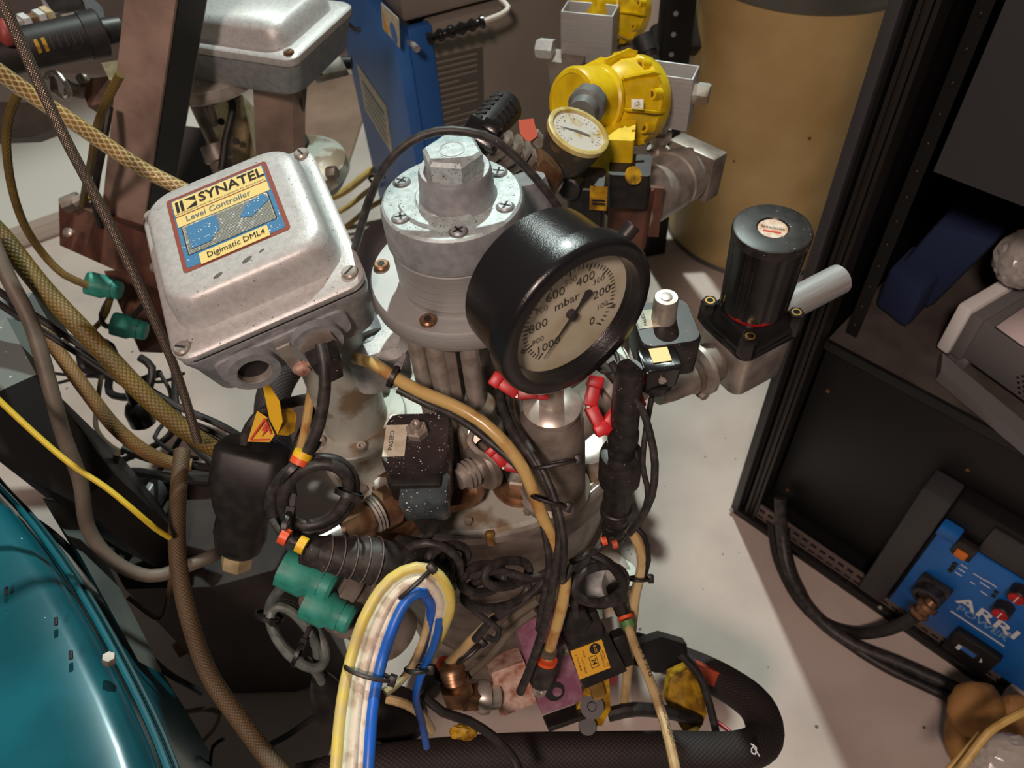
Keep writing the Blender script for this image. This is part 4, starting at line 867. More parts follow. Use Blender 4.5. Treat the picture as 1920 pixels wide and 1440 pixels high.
bb = B(); bb.box(P(905, 252, .87), (CR - CU * .6, CU + CR * .6, CF), (.042, .026, .02), .003); bb.box(P(922, 240, .86), (CR - CU * .6, CU + CR * .6, CF), (.02, .014, .02), .002); bb.build('clip', M['blackgloss'], bc)
bf = thing('union_fitting', 'stacked bronze union fitting leading to the dirty small gauge', 'pipe fitting', P(990, 310, .90))
A_ = P(925, 262, .88); E_ = P(1042, 352, .93); d_ = (E_ - A_).normalized(); L_ = (E_ - A_).length
B().lathe(A_, E_, [(0, .013), (L_ + .0, .013)], 20).build('core_tube', M['dullsteel'], bf)
for a, r, h in ((.10, .020, .006), (.22, .023, .008), (.36, .024, .005), (.44, .021, .008)): hexa(B(), A_ + d_ * L_ * a, d_, r, h).build('union_nut', M['dullsteel'], bf)
hexa(B(), A_ + d_ * L_ * .56, d_, .026, .035).build('large_nut', M['bronze'], bf)
c = P(992, 243, .92); t = thing('clamp_lever', 'faded orange lever behind the small dirty gauge', 'lever', c)
B().prism([P(972, 225, .93), P(1000, 222, .93), P(1008, 255, .93), P(990, 268, .93), P(975, 250, .93)], CF * .012).build('handle', M['orangedul'], t)
B().tube([P(1000, 250, .94), P(1015, 270, .95)], .008, 10).build('spindle', M['steel'], t)
o = B().lathe(P(985, 335, .85), P(1000, 420, .88), [(0, .022), (.03, .028), (.06, .028), (.065, .02)], 24).build('grey_elbow', M['castgrey']); lab(o, 'rounded grey elbow tucked right of the probe housing', 'elbow')
# ================================================================ second machine, upper left
st = thing('steel_strut', 'wide brown steel strut leaning across the upper left, splashed with white dots', 'strut', P(215, 420, 1.5))
tl, tr, br_, bl_ = P(240, -60, 1.12), P(338, -60, 1.12), P(266, 438, 1.42), P(190, 400, 1.42)
dp = ((tr - tl).cross(bl_ - tl)).normalized()
if dp.dot(CF) < 0: dp = -dp
dp = (dp * .8 + CR * .45).normalized()
B().prism([tl, tr, br_, bl_], dp * .07).build('strut_bar', M['strut'], st)
B().box((tr + br_) / 2 + CR * .001 + dp * .035, ((br_ - tr), dp, (br_ - tr).cross(dp)), ((br_ - tr).length * .96, .06, .003)).build('side_web', M['rack'], st)  # black strip paints the shade on the strut's right face
ch = thing('rusty_channel', 'reddish rusty steel channel with bolt holes joined to the foot of the brown strut', 'channel', P(200, 460, 1.38))
a, b_, c, d = P(106, 385, 1.40), P(122, 378, 1.40), P(320, 455, 1.34), P(330, 560, 1.34)
B().prism([P(110, 372, 1.42), P(330, 462, 1.30), P(335, 560, 1.30), P(112, 460, 1.42)], CF * .05).build('web', M['rusty'], ch)
B().prism([P(110, 372, 1.42), P(330, 462, 1.30), P(345, 450, 1.38), P(130, 364, 1.50)], -ZU * .006).build('top_flange', M['rusty'], ch)
for px, py in ((130, 437), (293, 502)): 
    cc = P(px, py, 1.405 if px < 200 else 1.315); B().lathe(cc + CF * .0, cc - CF, [(0, .009), (.006, .009), (.008, .006)], 14).build('bolt', M['steel'], ch)
B().prism([P(195, 508, 1.45), P(240, 505, 1.45), P(310, 636, 1.50), P(262, 660, 1.50)], CF * .05 + CR * .02).build('lower_leg', M['rusty'], ch)
# second silver box
bx = thing('level_controller', 'second silver die-cast box cut by the top edge, above the strut', 'control box', P(500, 60, 1.25))
cc = PZ(548, 112, 1.0); ax1 = (PZ(662, 8, 1.0) - cc).normalized(); ax2 = (PZ(335, 22, 1.0) - cc); ax2 = (ax2 - ax1 * ax2.dot(ax1)).normalized()
W1, W2 = .21, .29; ctr = cc + ax1 * W1 / 2 + ax2 * W2 / 2 - ZU * 1.0
loft(B(), ctr, ax1, ax2, ZU, [(.985, W1, W2, .02), (.990, W1 + .004, W2 + .004, .021), (.998, W1 + .004, W2 + .004, .021), (1.002, W1 - .004, W2 - .004, .02), (1.002, W1 - .03, W2 - .05, .03), (1.012, W1 - .033, W2 - .055, .03), (1.030, W1 - .04, W2 - .06, .03), (1.040, W1 - .06, W2 - .08, .03)], 8).build('lid', M['lid'], bx, angle=45)
loft(B(), ctr, ax1, ax2, ZU, [(.92, W1 - .04, W2 - .06, .03), (.93, W1 - .02, W2 - .03, .03), (.978, W1 - .006, W2 - .006, .02), (.983, W1, W2, .02)], 8).build('case', M['castgrey'], bx, angle=45)
loft(B(), ctr, ax1, ax2, ZU, [(.982, W1 - .006, W2 - .006, .02), (.986, W1 - .006, W2 - .006, .02)], 6).build('gasket', M['ink'], bx)
screw_at(ctr + ZU * 1.002 - ax1 * (W1 / 2 - .014) - ax2 * (W2 / 2 - .014), ZU, .009, bx, 'bronze'); screw_at(ctr + ZU * 1.002 - ax1 * (W1 / 2 - .014) + ax2 * (W2 / 2 - .014), ZU, .009, bx, 'bronze')
# post, discs and cast base under it
m2 = thing('steel_column', 'dull brown flat-sided steel column standing under the second silver box', 'column', P(515, 250, 1.6))
B().prism([P(472, 110, 1.36), P(548, 120, 1.36), P(550, 300, 1.55), P(480, 300, 1.55)], CF * .05 + CR * .01).build('column', M['strut'], m2)
cb = thing('cast_base', 'round shiny steel base with a dark port at the foot of the steel column', 'base', P(560, 290, 1.7))
c = P(555, 300, 1.66); B().lathe(c - ZU * .06, c + ZU, [(0, .09), (.03, .11), (.055, .105), (.07, .08), (.075, .03)], 48).build('dome', M['lidsteel'], cb)
hexa(B(), P(615, 325, 1.58), CR - CF * .3, .014, .02).build('side_bolt', M['dullsteel'], cb)
B().lathe(P(562, 268, 1.59), P(562, 268, 1.59) + ZU * .5 - CF, [(0, .02), (.012, .02), (.012, .012)], 20).build('dark_port', M['black'], cb)
cable('hanging_cable', 'short black cable hanging from the second silver box beside the column', 'cable', [(572, 130, 1.35), (570, 180, 1.42), (565, 235, 1.55)], 9, 'black')
di = thing('flange_disc', 'pale steel flange disc between the strut and the second silver box', 'flange', P(390, 130, 1.4))
c = P(385, 128, 1.42); B().lathe(c - ZU * .022, c + ZU, [(0, .01), (0, .095), (.003, .098), (.024, .098), (.026, .095), (.026, .02)], 64).build('disc', M['steel'], di)
for i, (x0, y0, x1, y1, r) in enumerate(((345, 150, 410, 290, .011), (372, 145, 398, 230, .012), (405, 115, 440, 175, .013))):
    B().lathe(P(x0, y0, 1.44), P(x1, y1, 1.55), [(0, r), ((P(x1, y1, 1.55) - P(x0, y0, 1.44)).length, r)], 16).build('tie_rod', M['rusty' if i > 1 else 'dullsteel'], di)
B().lathe(P(400, 270, 1.5), P(425, 330, 1.52), [(0, .026), (.03, .028), (.034, .022), (.08, .022)], 24).build('rod_sleeve', M['dullsteel'], di)
cr2 = thing('cream_casting', 'cream painted angular casting with bolt holes behind the strut', 'casting', P(425, 240, 1.6))
B().prism([P(385, 178, 1.56), P(455, 178, 1.56), P(478, 290, 1.60), P(420, 330, 1.62), P(395, 250, 1.6)], CF * .08).build('block', M['cream'], cr2)
for px, py in ((403, 190), (415, 228), (443, 265)): B().lathe(P(px, py, 1.556), P(px, py, 1.5), [(0, .007), (.003, .007)], 12).build('bolt_hole', M['ink'], cr2)
B().prism([P(300, 230, 1.62), P(380, 240, 1.62), P(400, 330, 1.66), P(290, 400, 1.66), P(270, 330, 1.64)], CF * .08).build('dark_block', M['rackrail'], cr2)
cable('black_cable', 'black cable with a red tip running down in front of the cream casting', 'cable', [(418, 168, 1.48), (432, 185, 1.46), (436, 210, 1.46), (424, 260, 1.46), (416, 320, 1.46)], 15, 'rubber')
B().blob(P(428, 172, 1.46), (CR, CU, CF), (.012, .012, .012), 2).build('red_tip', M['red']); lab(bpy.data.objects['red_tip'], 'tiny red cap on the tip of the cable before the cream casting', 'cap')
bk = thing('side_fitting', 'black square pipe fitting sticking out right of the second silver box', 'pipe fitting', P(625, 120, 1.5))
A_ = P(560, 140, 1.48); E_ = P(650, 118, 1.52)
B().box((A_ + E_) / 2 + CR * .01, (E_ - A_, (E_ - A_).cross(CF), CF), (.07, .034, .03), .003).build('fitting_body', M['dullsteel'], bk)
B().lathe(E_ - CR * .01, E_ + CR, [(0, .012), (.02, .012)], 12).build('stub', M['black'], bk)
B().lathe(A_ - CR * .01, A_ + CR, [(0, .018), (.02, .018)], 6).build('nut', M['dullsteel'], bk)
# big black slotted handle top left
hd = thing('slotted_handle', 'big black slotted cylindrical cover at the upper left behind the braided hoses', 'cover', P(100, 80, 1.15))
A_ = P(-40, 112, 1.12); E_ = P(205, 58, 1.2); d_ = (E_ - A_).normalized(); L_ = (E_ - A_).length
B().lathe(A_, E_, [(0, .030), (L_ * .80, .032), (L_ * .80, .034), (L_ * .93, .035), (L_ * .94, .033), (L_ * .96, .02), (L_ * 1.1, .018)], 40).build('cover_tube', M['black'], hd)
e1_ = (-CU * .55 - CF); e1_ = (e1_ - d_ * e1_.dot(d_)).normalized(); g_ = d_.cross(e1_)
for k in range(7): B().box(A_ + d_ * (L_ * (.42 + k * .055)) + e1_ * .0312, (d_, g_, e1_), (.0055, .019, .003), .001).build('slot', M['yellowd' if k < 2 else 'ink'], hd)
bl2 = thing('valve_block', 'grey and cream solenoid valve with dark cap behind the upper left handle', 'solenoid valve', P(120, 20, 1.3))
B().prism([P(68, -20, 1.28), P(150, -25, 1.28), P(165, 35, 1.30), P(100, 50, 1.30)], CF * .07).build('valve_coil', M['castgrey'], bl2)
B().prism([P(74, -14, 1.27), P(140, -22, 1.27), P(150, 8, 1.27), P(96, 18, 1.27)], CF * .01).build('black_cap', M['black'], bl2)
A_ = P(25, 50, 1.22); E_ = P(90, 35, 1.26)
for k, (r, m_) in enumerate(((.012, 'steel'), (.016, 'lid'), (.013, 'bronze'), (.017, 'lid'), (.019, 'cream'))):
    bb = B(); hexa(bb, A_ + (E_ - A_) * (k * .22), E_ - A_, r, .013); bb.build('union_nut', M[m_], bl2)
o = B().blob(P(14, 60, 1.1), (CR, CU, CF), (.026, .04, .03), 3, .02, 2).build('red_ball', mat('dull_red', (150, 60, 56), .5)); lab(o, 'dull red rounded knob at the upper left edge', 'knob')
o = B().prism([P(-40, 190, 1.5), P(80, 192, 1.5), P(108, 240, 1.52), P(60, 258, 1.55), P(-40, 262, 1.55)], CF * .03).build('grey_plate', M['shelf']); lab(o, 'rounded grey plate at the left edge above the white boards', 'plate')
jf = thing('pipe_junction', 'brown steel block and open clamp below the upper left slotted handle', 'pipe fitting', P(160, 160, 1.35))
B().prism([P(148, 150, 1.34), P(208, 142, 1.36), P(205, 190, 1.36), P(165, 200, 1.36)], CF * .05).build('block', M['rusty'], jf)
bb = B(); bb.tube(pc([(85, 150, 1.3), (90, 138, 1.3), (105, 136, 1.3), (120, 152, 1.3), (132, 175, 1.32), (120, 185, 1.32), (100, 170, 1.3)]), .004, 8); bb.build('clamp_loop', M['steel'], jf)
B().tube([P(100, 145, 1.31), P(102, 172, 1.31)], .006, 10).build('clamp_pin', M['dullsteel'], jf)
B().lathe(P(122, 165, 1.33), P(150, 172, 1.34), [(0, .016), (.012, .012), (.03, .012)], 20).build('neck', M['dullsteel'], jf)
B().blob(P(155, 148, 1.33), (CR, CU, CF), (.022, .018, .02), 2, .08, 5).build('lug', M['dullsteel'], jf)
o = B().prism([P(190, 118, 1.30), P(224, 112, 1.30), P(230, 150, 1.30), P(205, 150, 1.30)], CF * .03).build('cream_block', M['cream']); lab(o, 'small cream block with a dark hole behind the left side of the strut', 'block')
tp = thing('tap_fitting', 'small grey tap with yellow mark on the rusty channel end', 'tap', P(150, 390, 1.3))
bb = B(); hexa(bb, P(120, 385, 1.36), CR + CU * .4, .015, .03); bb.build('tap_nut', M['dullsteel'], tp)
B().lathe(P(140, 380, 1.35), P(175, 362, 1.35), [(0, .009), (.03, .009), (.03, .014), (.04, .014)], 16).build('tap_body', M['steel'], tp)
B().box(P(166, 369, 1.33), (CR, CU, CF), (.008, .006, .004)).build('yellow_mark', M['yellow'], tp)
# ================================================================ hoses on the left
GH = 'braided hoses at left'
def hose(l_, pts, w_, m, **k): return cable('braided_hose', l_, 'hose', pts, w_, m, GH, seg=14, **k)
hose('clear amber braided hose sloping down in front of the strut to the silver controller', [(-60, 96, .82), (0, 136, .85), (70, 185, .88), (130, 224, .90), (200, 272, .93), (270, 318, .95), (350, 358, .97)], 30, 'braidhose')
hose('thick olive braided hose crossing below the rusty channel', [(-60, 385, .95), (0, 440, .97), (80, 540, .98), (170, 635, .99), (270, 740, 1.01), (345, 805, 1.03), (410, 845, 1.05), (450, 870, 1.08)], 36, 'olivehose')
hose('ochre braided hose lowest of the sloping ones, ending by the black plug', [(70, 600, 1.10), (110, 660, 1.10), (160, 730, 1.10), (215, 800, 1.11), (270, 845, 1.13), (320, 868, 1.15), (360, 872, 1.16)], 27, 'olivehose2')
hose('long brown braided hose running down from the tangle to the bottom edge', [(342, 845, 1.02), (336, 900, 1.0), (332, 990, .97), (335, 1060, .95), (352, 1150, .93), (390, 1260, .90), (450, 1350, .88), (540, 1470, .85)], 33, 'brownhose')
cable('grey_hose', 'grey brown hose curving down the left edge and under the long brown hose', 'hose', [(-20, 440, .93), (15, 520, .93), (60, 610, .94), (98, 740, .95), (120, 820, .97), (150, 900, .99), (165, 990, 1.01), (210, 1050, 1.03), (280, 1080, 1.05), (350, 1062, 1.07), (425, 1030, 1.10)], 27, 'greyhose', seg=14)
cable('black_cable_pair', 'pair of thick black cables sloping from the left edge to the boot connector', 'cable', [(-40, 520, 1.0), (40, 575, 1.0), (140, 640, 1.01), (240, 705, 1.02), (330, 760, 1.03), (410, 795, 1.04), (450, 818, 1.05)], 14, 'rubber', 'black cable pair')
cable('black_cable_pair', 'lower thick black cable of the pair sloping from the left edge', 'cable', [(-40, 545, 1.01), (30, 590, 1.01), (130, 652, 1.02), (230, 718, 1.03), (320, 775, 1.04), (400, 810, 1.05), (440, 832, 1.06)], 13, 'rubber', 'black cable pair')
cable('yellow_cable', 'bright yellow cable sagging from the left edge to the long brown hose', 'cable', [(-40, 715, .85), (0, 752, .86), (60, 808, .87), (130, 868, .88), (200, 915, .89), (255, 960, .90), (290, 990, .92), (318, 1008, .94)], 11, 'ylwcable')
cable('steel_hose', 'shiny steel braided hose crossing the upper left diagonally', 'hose', [(-10, -30, .72), (30, 60, .74), (75, 160, .76), (125, 265, .79), (180, 370, .83), (235, 480, .87), (285, 590, .91), (318, 665, .94), (345, 740, .97), (372, 830, 1.0)], 19, 'steelbraid', seg=12)
cable('loop_hose', 'thin olive hose looping down at the far left of the boards', 'hose', [(34, 175, 1.0), (18, 215, 1.02), (12, 270, 1.05), (22, 350, 1.1), (45, 420, 1.14), (80, 475, 1.18), (120, 515, 1.2), (165, 535, 1.22)], 15, 'olivehose')
cable('loop_hose', 'thin olive hose curving down along the left side of the strut', 'hose', [(225, 140, 1.05), (200, 190, 1.08), (182, 240, 1.12), (172, 300, 1.18), (162, 345, 1.26), (155, 385, 1.34)], 15, 'olivehose')
cable('black_cable', 'black cable passing behind the olive loop by the strut', 'cable', [(205, 200, 1.24), (190, 290, 1.26), (182, 330, 1.29), (178, 380, 1.33), (190, 425, 1.37)], 14, 'rubber')
cable('grey_cable', 'thin grey-green cable arcing on the floor below the rusty channel', 'cable', [(100, 640, 1.45), (125, 640, 1.45), (165, 625, 1.43), (195, 595, 1.42), (208, 560, 1.40)], 10, 'olivehose')
# green plugs near channel
def greenplug(px, py, d, l_, dr=None, s=1.):
    c = P(px, py, d); t = thing('green_plug', l_, 'plug', c, 'green connector plugs'); dr = (dr or (CR * 1 - CU * .25 + CF * .2)).normalized()
    B().lathe(c, c + dr, [(-.022 * s, .014 * s), (-.022 * s, .021 * s), (.006 * s, .022 * s), (.012 * s, .018 * s), (.022 * s, .018 * s)], 24, flute=(4, 2, .02, .95)).build('plug_cap', M['green'], t)
    B().lathe(c + dr * .02 * s, c + dr, [(0, .016 * s), (.012 * s, .017 * s), (.016 * s, .014 * s)], 24).build('plug_neck', M['green'], t); return t
greenplug(188, 536, 1.38, 'dark green plug below the left end of the rusty channel')
greenplug(236, 612, 1.38, 'dark green plug beside the lower leg of the rusty channel')
# tangle behind the hoses
rn = random.Random(5)
tang = [[(205, 560, 1.42), (190, 590, 1.42), (200, 612, 1.4), (240, 600, 1.38), (280, 560, 1.36)], [(150, 640, 1.4), (160, 690, 1.42), (210, 700, 1.4), (205, 650, 1.38), (160, 640, 1.4)], [(165, 660, 1.4), (200, 700, 1.4), (250, 715, 1.38), (300, 700, 1.36)], [(208, 690, 1.35), (205, 735, 1.35), (240, 745, 1.33), (275, 735, 1.33), (285, 690, 1.33), (262, 670, 1.33)],
        [(190, 705, 1.3), (182, 760, 1.28), (180, 800, 1.25), (200, 830, 1.22), (230, 850, 1.2)], [(100, 700, 1.35), (160, 706, 1.35), (230, 706, 1.35), (300, 716, 1.33), (345, 700, 1.3)], [(110, 718, 1.4), (150, 708, 1.38), (190, 703, 1.36)], [(320, 660, 1.25), (328, 700, 1.22), (330, 760, 1.2), (350, 820, 1.18), (400, 870, 1.15)],
        [(230, 840, 1.2), (280, 860, 1.2), (340, 870, 1.18), (410, 880, 1.16)], [(200, 900, 1.25), (250, 885, 1.25), (320, 895, 1.22), (400, 905, 1.2)], [(150, 880, 1.3), (210, 870, 1.3), (300, 830, 1.25), (330, 800, 1.2)], [(220, 850, 1.1), (210, 900, 1.15), (195, 980, 1.2), (200, 1060, 1.22), (210, 1120, 1.24)],
        [(240, 1120, 1.1), (300, 1160, 1.1), (318, 1100, 1.08), (322, 1060, 1.06), (320, 1010, 1.04)], [(40, 960, 1.0), (110, 1010, 1.02), (180, 1090, 1.05), (240, 1170, 1.08), (300, 1250, 1.1), (380, 1300, 1.12)], [(330, 1340, 1.1), (380, 1330, 1.1), (412, 1338, 1.1), (400, 1370, 1.1), (370, 1400, 1.1)], [(470, 1345, 1.57), (520, 1340, 1.575), (570, 1320, 1.585), (610, 1300, 1.60)],
        [(500, 1400, 1.1), (540, 1380, 1.1), (600, 1340, 1.12), (650, 1330, 1.15)], [(395, 1440, 1.0), (400, 1400, 1.0), (420, 1385, 1.0)], [(300, 700, 1.28), (320, 740, 1.26), (310, 790, 1.24), (290, 820, 1.22), (330, 850, 1.2), (370, 860, 1.18)], [(345, 810, 1.3), (300, 880, 1.32), (250, 900, 1.34), (210, 960, 1.36)]]
wd = [10, 20, 14, 15, 9, 6, 6, 14, 16, 18, 13, 11, 9, 12, 11, 9, 14, 8, 8, 10]
desc = ['black cable arching from the rusty channel leg', 'black cable loop under the olive hose', 'black cable crossing the loop under the olive hose', 'thick black ring of cable behind the black cable pair', 'black cable hanging down left of the ochre hose', 'thin black wire stretched level across the pale floor', 'short thin black wire by the left case', 'black cable dropping past the steel hose end',
        'black cable running level below the olive hose end', 'dark cable on the floor left of the boot connector', 'black cable slanting up through the tangle', 'grey-brown cable dropping behind the yellow cable', 'thin brown loop beside the long brown hose', 'dark cable lying along the teal machine edge', 'dark kinked cable at the lower left of the long hose', 'dark cable in the shade of the dim floor', 'dark cable pair end near the grey coil', 'thin cable end at the bottom edge beside the long hose', 'thin black wire zigzagging behind the steel hose', 'dark cable running under the ochre hose']
for pts, w_, l_ in zip(tang, wd, desc): cable('loose_cable', l_, 'cable', pts, w_, 'black' if w_ != 11 and w_ != 9 else 'brownhose', 'loose cables of the left tangle')
for px, py, d, s, l_ in ((262, 775, 1.25, .042, 'round black cable plug hanging in the tangle behind the olive hose'), (175, 655, 1.38, .04, 'black round plug at the end of the cable loop')):
    c = P(px, py, d); t = thing('black_plug', l_, 'plug', c); dr = ZU * .8 + CU * .4
    B().lathe(c - dr * s * .6, c + dr, [(0, s * .2), (s * .2, s * .48), (s * .8, s * .52), (s * 1.1, s * .4), (s * 1.2, s * .25), (s * 2, s * .2)], 24).build('plug_body', M['blackgloss'], t)
mb = thing('grimy_plinth', 'dark grimy steel plinth under the cable tangle left of the vessel', 'plinth', PZ(330, 1000, .2))  # dark mass with its height added to cast shadow on the floor
B().prism([PZ(205, 895, .5), PZ(420, 862, .5), PZ(520, 960, .5), PZ(545, 1060, .5), PZ(400, 1100, .5), PZ(235, 1105, .5), PZ(165, 975, .5)], -ZU * .48).build('base_box', M['darkfloor'], mb)
for k in range(5): B().box(PZ(186 + k * 22, 930 + k * 6, .53), (V((.3, 1, 0)), V((1, -.3, 0)), ZU), (.10, .012, .05), .003).build('grey_fin', M['castgrey'], mb)
o = cable('drain_pipe', 'dull brown pipe lying on the floor beyond the long brown hose', 'pipe', [(330, 1220, 1.62), (420, 1165, 1.66), (500, 1120, 1.70), (580, 1080, 1.74)], 30, 'rusty')
ir = thing('iron_frame', 'black flat iron bar under the hose tangle', 'bar', P(300, 890, 1.3)); B().box(P(290, 893, 1.32), (CR - CU * .06, CU, CF), (.20, .018, .03), .002).build('bar', M['black'], ir)
# boot connector, warning tag, sleeve
bt = thing('rubber_boot', 'large square black rubber boot with gland nut hanging beside the vessel', 'boot', P(455, 960, 1.0))
cc = P(468, 895, 1.0); dn = (P(450, 1010, 1.03) - cc).normalized(); bx_ = (CR * 1 - CU * .12); bx_ = (bx_ - dn * bx_.dot(dn)).normalized(); bz_ = dn.cross(bx_)
bb = B(); loft(bb, cc, bx_, bz_, dn, [(-.045, .080, .05, .015), (-.04, .092, .06, .018), (.01, .094, .065, .02), (.045, .078, .06, .024), (.06, .068, .058, .028), (.085, .070, .062, .03), (.105, .062, .056, .028), (.115, .045, .04, .02)]); bb.build('boot', M['rubber'], bt, angle=60)
nb = B(); hexa(nb, cc + dn * .112, dn, .021, .026); nb.build('gland_nut', M['cream'], bt)
cable('boot_cable', '', '', [(455, 855, .99), (462, 815, .985), (480, 785, .98), (500, 770, .985), (540, 756, 1.0), (590, 745, 1.04)], 22, 'rubberd', parent=bt)
sl = cable('braided_sleeve', 'dark braided sleeve curving behind the warning tag toward the silver controller', 'sleeve', [(540, 900, 1.08), (520, 850, 1.08), (508, 780, 1.08), (520, 720, 1.1), (560, 660, 1.14), (600, 610, 1.18)], 62, 'bigbraid', seg=20)
tg = thing('warning_tag', 'folded yellow warning tag with red lightning triangle behind the boot connector', 'tag', P(505, 790, .95))
B().prism([P(489, 705, .95), P(493, 702, .95), P(524, 752, .94), P(530, 790, .93), P(520, 815, .93), P(505, 785, .94)], CF * .001).build('tag_leaf', M['yellowtag'], tg)
B().prism([P(520, 815, .93), P(526, 768, .945), P(545, 765, .96), P(556, 778, .96), P(553, 808, .95), P(540, 817, .94)], CF * .001).build('tag_fold', M['yellowd'], tg)
B().prism([P(464, 828, .96), P(482, 770, .97), P(500, 782, .965), P(515, 815, .96), P(506, 829, .96)], CF * .001).build('tag_card', M['yellowtag'], tg)
def band(a, b_, w_, m, par, nm='print', th=.0006):
    dd = b_ - a; return B().box((a + b_) / 2 - CF * .0008, (dd, dd.cross(CF), CF), (dd.length, w_, th)).build(nm, m, par)
for a, b_ in (((470, 824), (497, 785)), ((470, 825), (506, 824)), ((497, 786), (509, 814))): band(P(*a, .959), P(*b_, .959), .0022, M['redink'], tg, 'triangle_edge')
bolt = [(497, 795), (490, 808), (495, 808), (490, 820), (503, 804), (498, 804), (502, 796)]
B().prism([P(x, y, .9575) for x, y in bolt], -CF * .0005).build('lightning_mark', M['redink'], tg, smooth=False)
cable('amber_tube', 'amber tube rising behind the controller cable on the left side of the vessel', 'tube', [(590, 690, .98), (583, 735, .97), (575, 790, .965), (562, 850, .96), (556, 890, .97)], 17, 'amber')
cable('black_cable', 'black cable rising beside the warning tag to the vessel', 'cable', [(588, 760, 1.0), (570, 800, .99), (552, 845, .985), (545, 880, .99), (550, 930, 1.0)], 15, 'rubber')
# arching cable over the housing
cable('arching_cable', 'black cable arching high over the probe housing hexagon plug', 'cable', [(664, 470, .80), (677, 425, .76), (692, 375, .73), (722, 312, .70), (765, 268, .69), (820, 246, .685), (875, 247, .685), (925, 262, .69), (968, 296, .70), (1005, 335, .71), (1035, 372, .72), (1056, 405, .735)], 17, 'rubberd', seg=14)
# controller cable and coil
cc_ = cable('controller_cable', 'dusty black cable dropping from the silver controller gland into a coil', 'cable', [(601, 645, .715), (608, 680, .715), (609, 730, .72), (600, 790, .73), (585, 830, .735), (570, 862, .74)], 23, 'rubberd', seg=14)
co = B()
for k, (dx, rx2, ry2, ph0) in enumerate(((0, 62, 56, 0), (-6, 78, 66, .5))):
    pts = []
    for i in range(33):
        a = ph0 + i * 2 * math.pi / 32; x = 592 + dx + math.cos(a) * rx2; y = 928 + math.sin(a) * ry2 + (x - 590) * -.22; pts.append(P(x, y, .755 + .018 * math.sin(a) + k * .010))
    co.tube(pts[:-1], .0062, 12, closed=True)
co = co.build('cable_coil', M['rubberd']); lab(co, 'tied coil of dusty black cable in front of the vessel lid at left', 'cable coil')
def tie(px, py, d, ax, r, par, nm='cable_tie'): 
    return ziptie(P(px, py, d), ax, r, .005, par)
tie(553, 880, .745, CR * .7 - CU * .7, .016, co); tie(655, 925, .752, CU + CR * .3, .013, co); tie(540, 985, .755, CR - CU * .2, .014, co)
for i, (px, py, m_) in enumerate(((571, 847, 'yellowtag'), (566, 858, 'orange'))):
    c = P(px, py, .738); dr = CR * -.45 - CU; B().lathe(c, c + dr, [(0, .0085), (.0, .0095), (.0065, .0095), (.0065, .0085)], 20).build('marker_sleeve', M[m_], cc_)
# marker and big ribbed connector
cn = thing('ribbed_connector', 'large dusty black ribbed cable connector lying in front of the vessel below the coil', 'connector', P(700, 1060, .78))
A_ = P(566, 1030, .755); E_ = P(852, 1076, .825); d_ = (E_ - A_).normalized(); L_ = (E_ - A_).length
pr = [(0, .010), (.001, .014), (.012, .016)]
for k in range(5): t0 = .014 + k * .0125; r0 = .0155 + k * .0016; pr += [(t0, r0), (t0 + .0095, r0 + .0022), (t0 + .0105, r0 + .0032), (t0 + .012, r0 + .003)]
B().lathe(A_, E_, pr, 36).build('strain_relief', M['rubberd'], cn, angle=25)
for k in range(5):
    t0 = .0245 + k * .0125; r0 = .0187 + k * .0016; B().lathe(A_ + d_ * t0, E_, [(0, r0), (.0, r0 + .0004), (.0009, r0 + .0004), (.0009, r0)], 36, cap=False).build('worn_rim', M['wornrim'], cn)
B().lathe(A_, E_, [(.076, .021), (.080, .0225), (.094, .0225), (.096, .030), (.100, .031), (.118, .031), (.124, .028), (.140, .027), (.141, .021)], 36).build('locking_ring', M['blackd'], cn)
B().lathe(A_, E_, [(.124, .030), (.126, .031), (.14, .030), (.141, .023), (.155, .023), (.165, .019), (L_, .014)], 36, flute=(6, 1, .029, .97)).build('rear_shell', M['blackd'], cn)
for px, py, d, m_, dr in ((534, 1006, .745, 'orange', CR - CU * .5), (566, 1022, .742, 'yellowtag', CR - CU * .5)):
    c = P(px, py, d); B().lathe(c - dr.normalized() * .004, c + dr, [(0, .006), (0, .0085), (.008, .0085), (.008, .006)], 18).build('marker_sleeve', M[m_], cn)
cable('entry_cable', '', '', [(510, 975, .755), (525, 998, .75), (545, 1013, .745), (575, 1030, .745)], 15, 'rubberd', parent=cn)
B().lathe(P(838, 1074, .80), P(870, 1078, .80), [(0, .0105), (.004, .0105)], 16).build('orange_band', M['orangedul'], cn)
tie(836, 1073, .797, d_, .0155, cn)
# green plugs below
GP = CR + CU * -.45
greenplug(566, 1078, .93, 'bright green plug just under the ribbed connector', GP, 1.15)
greenplug(606, 1140, .93, 'bright green plug below the other one under the ribbed connector', GP, 1.05)
lr2 = thing('ring_cylinder', 'stained ringed steel cylinder carrying the green plugs under the ribbed connector', 'cylinder', P(680, 1120, 1.0))
A_ = P(612, 1090, .97); E_ = P(740, 1190, 1.04); L_ = (E_ - A_).length
B().lathe(A_, E_, [(0, .03), (0, .045), (.01, .048), (.02, .048), (.024, .040), (.04, .040), (.045, .046), (.06, .046), (.064, .040), (L_, .038)], 48).build('ringed_barrel', M['dullsteel'], lr2)
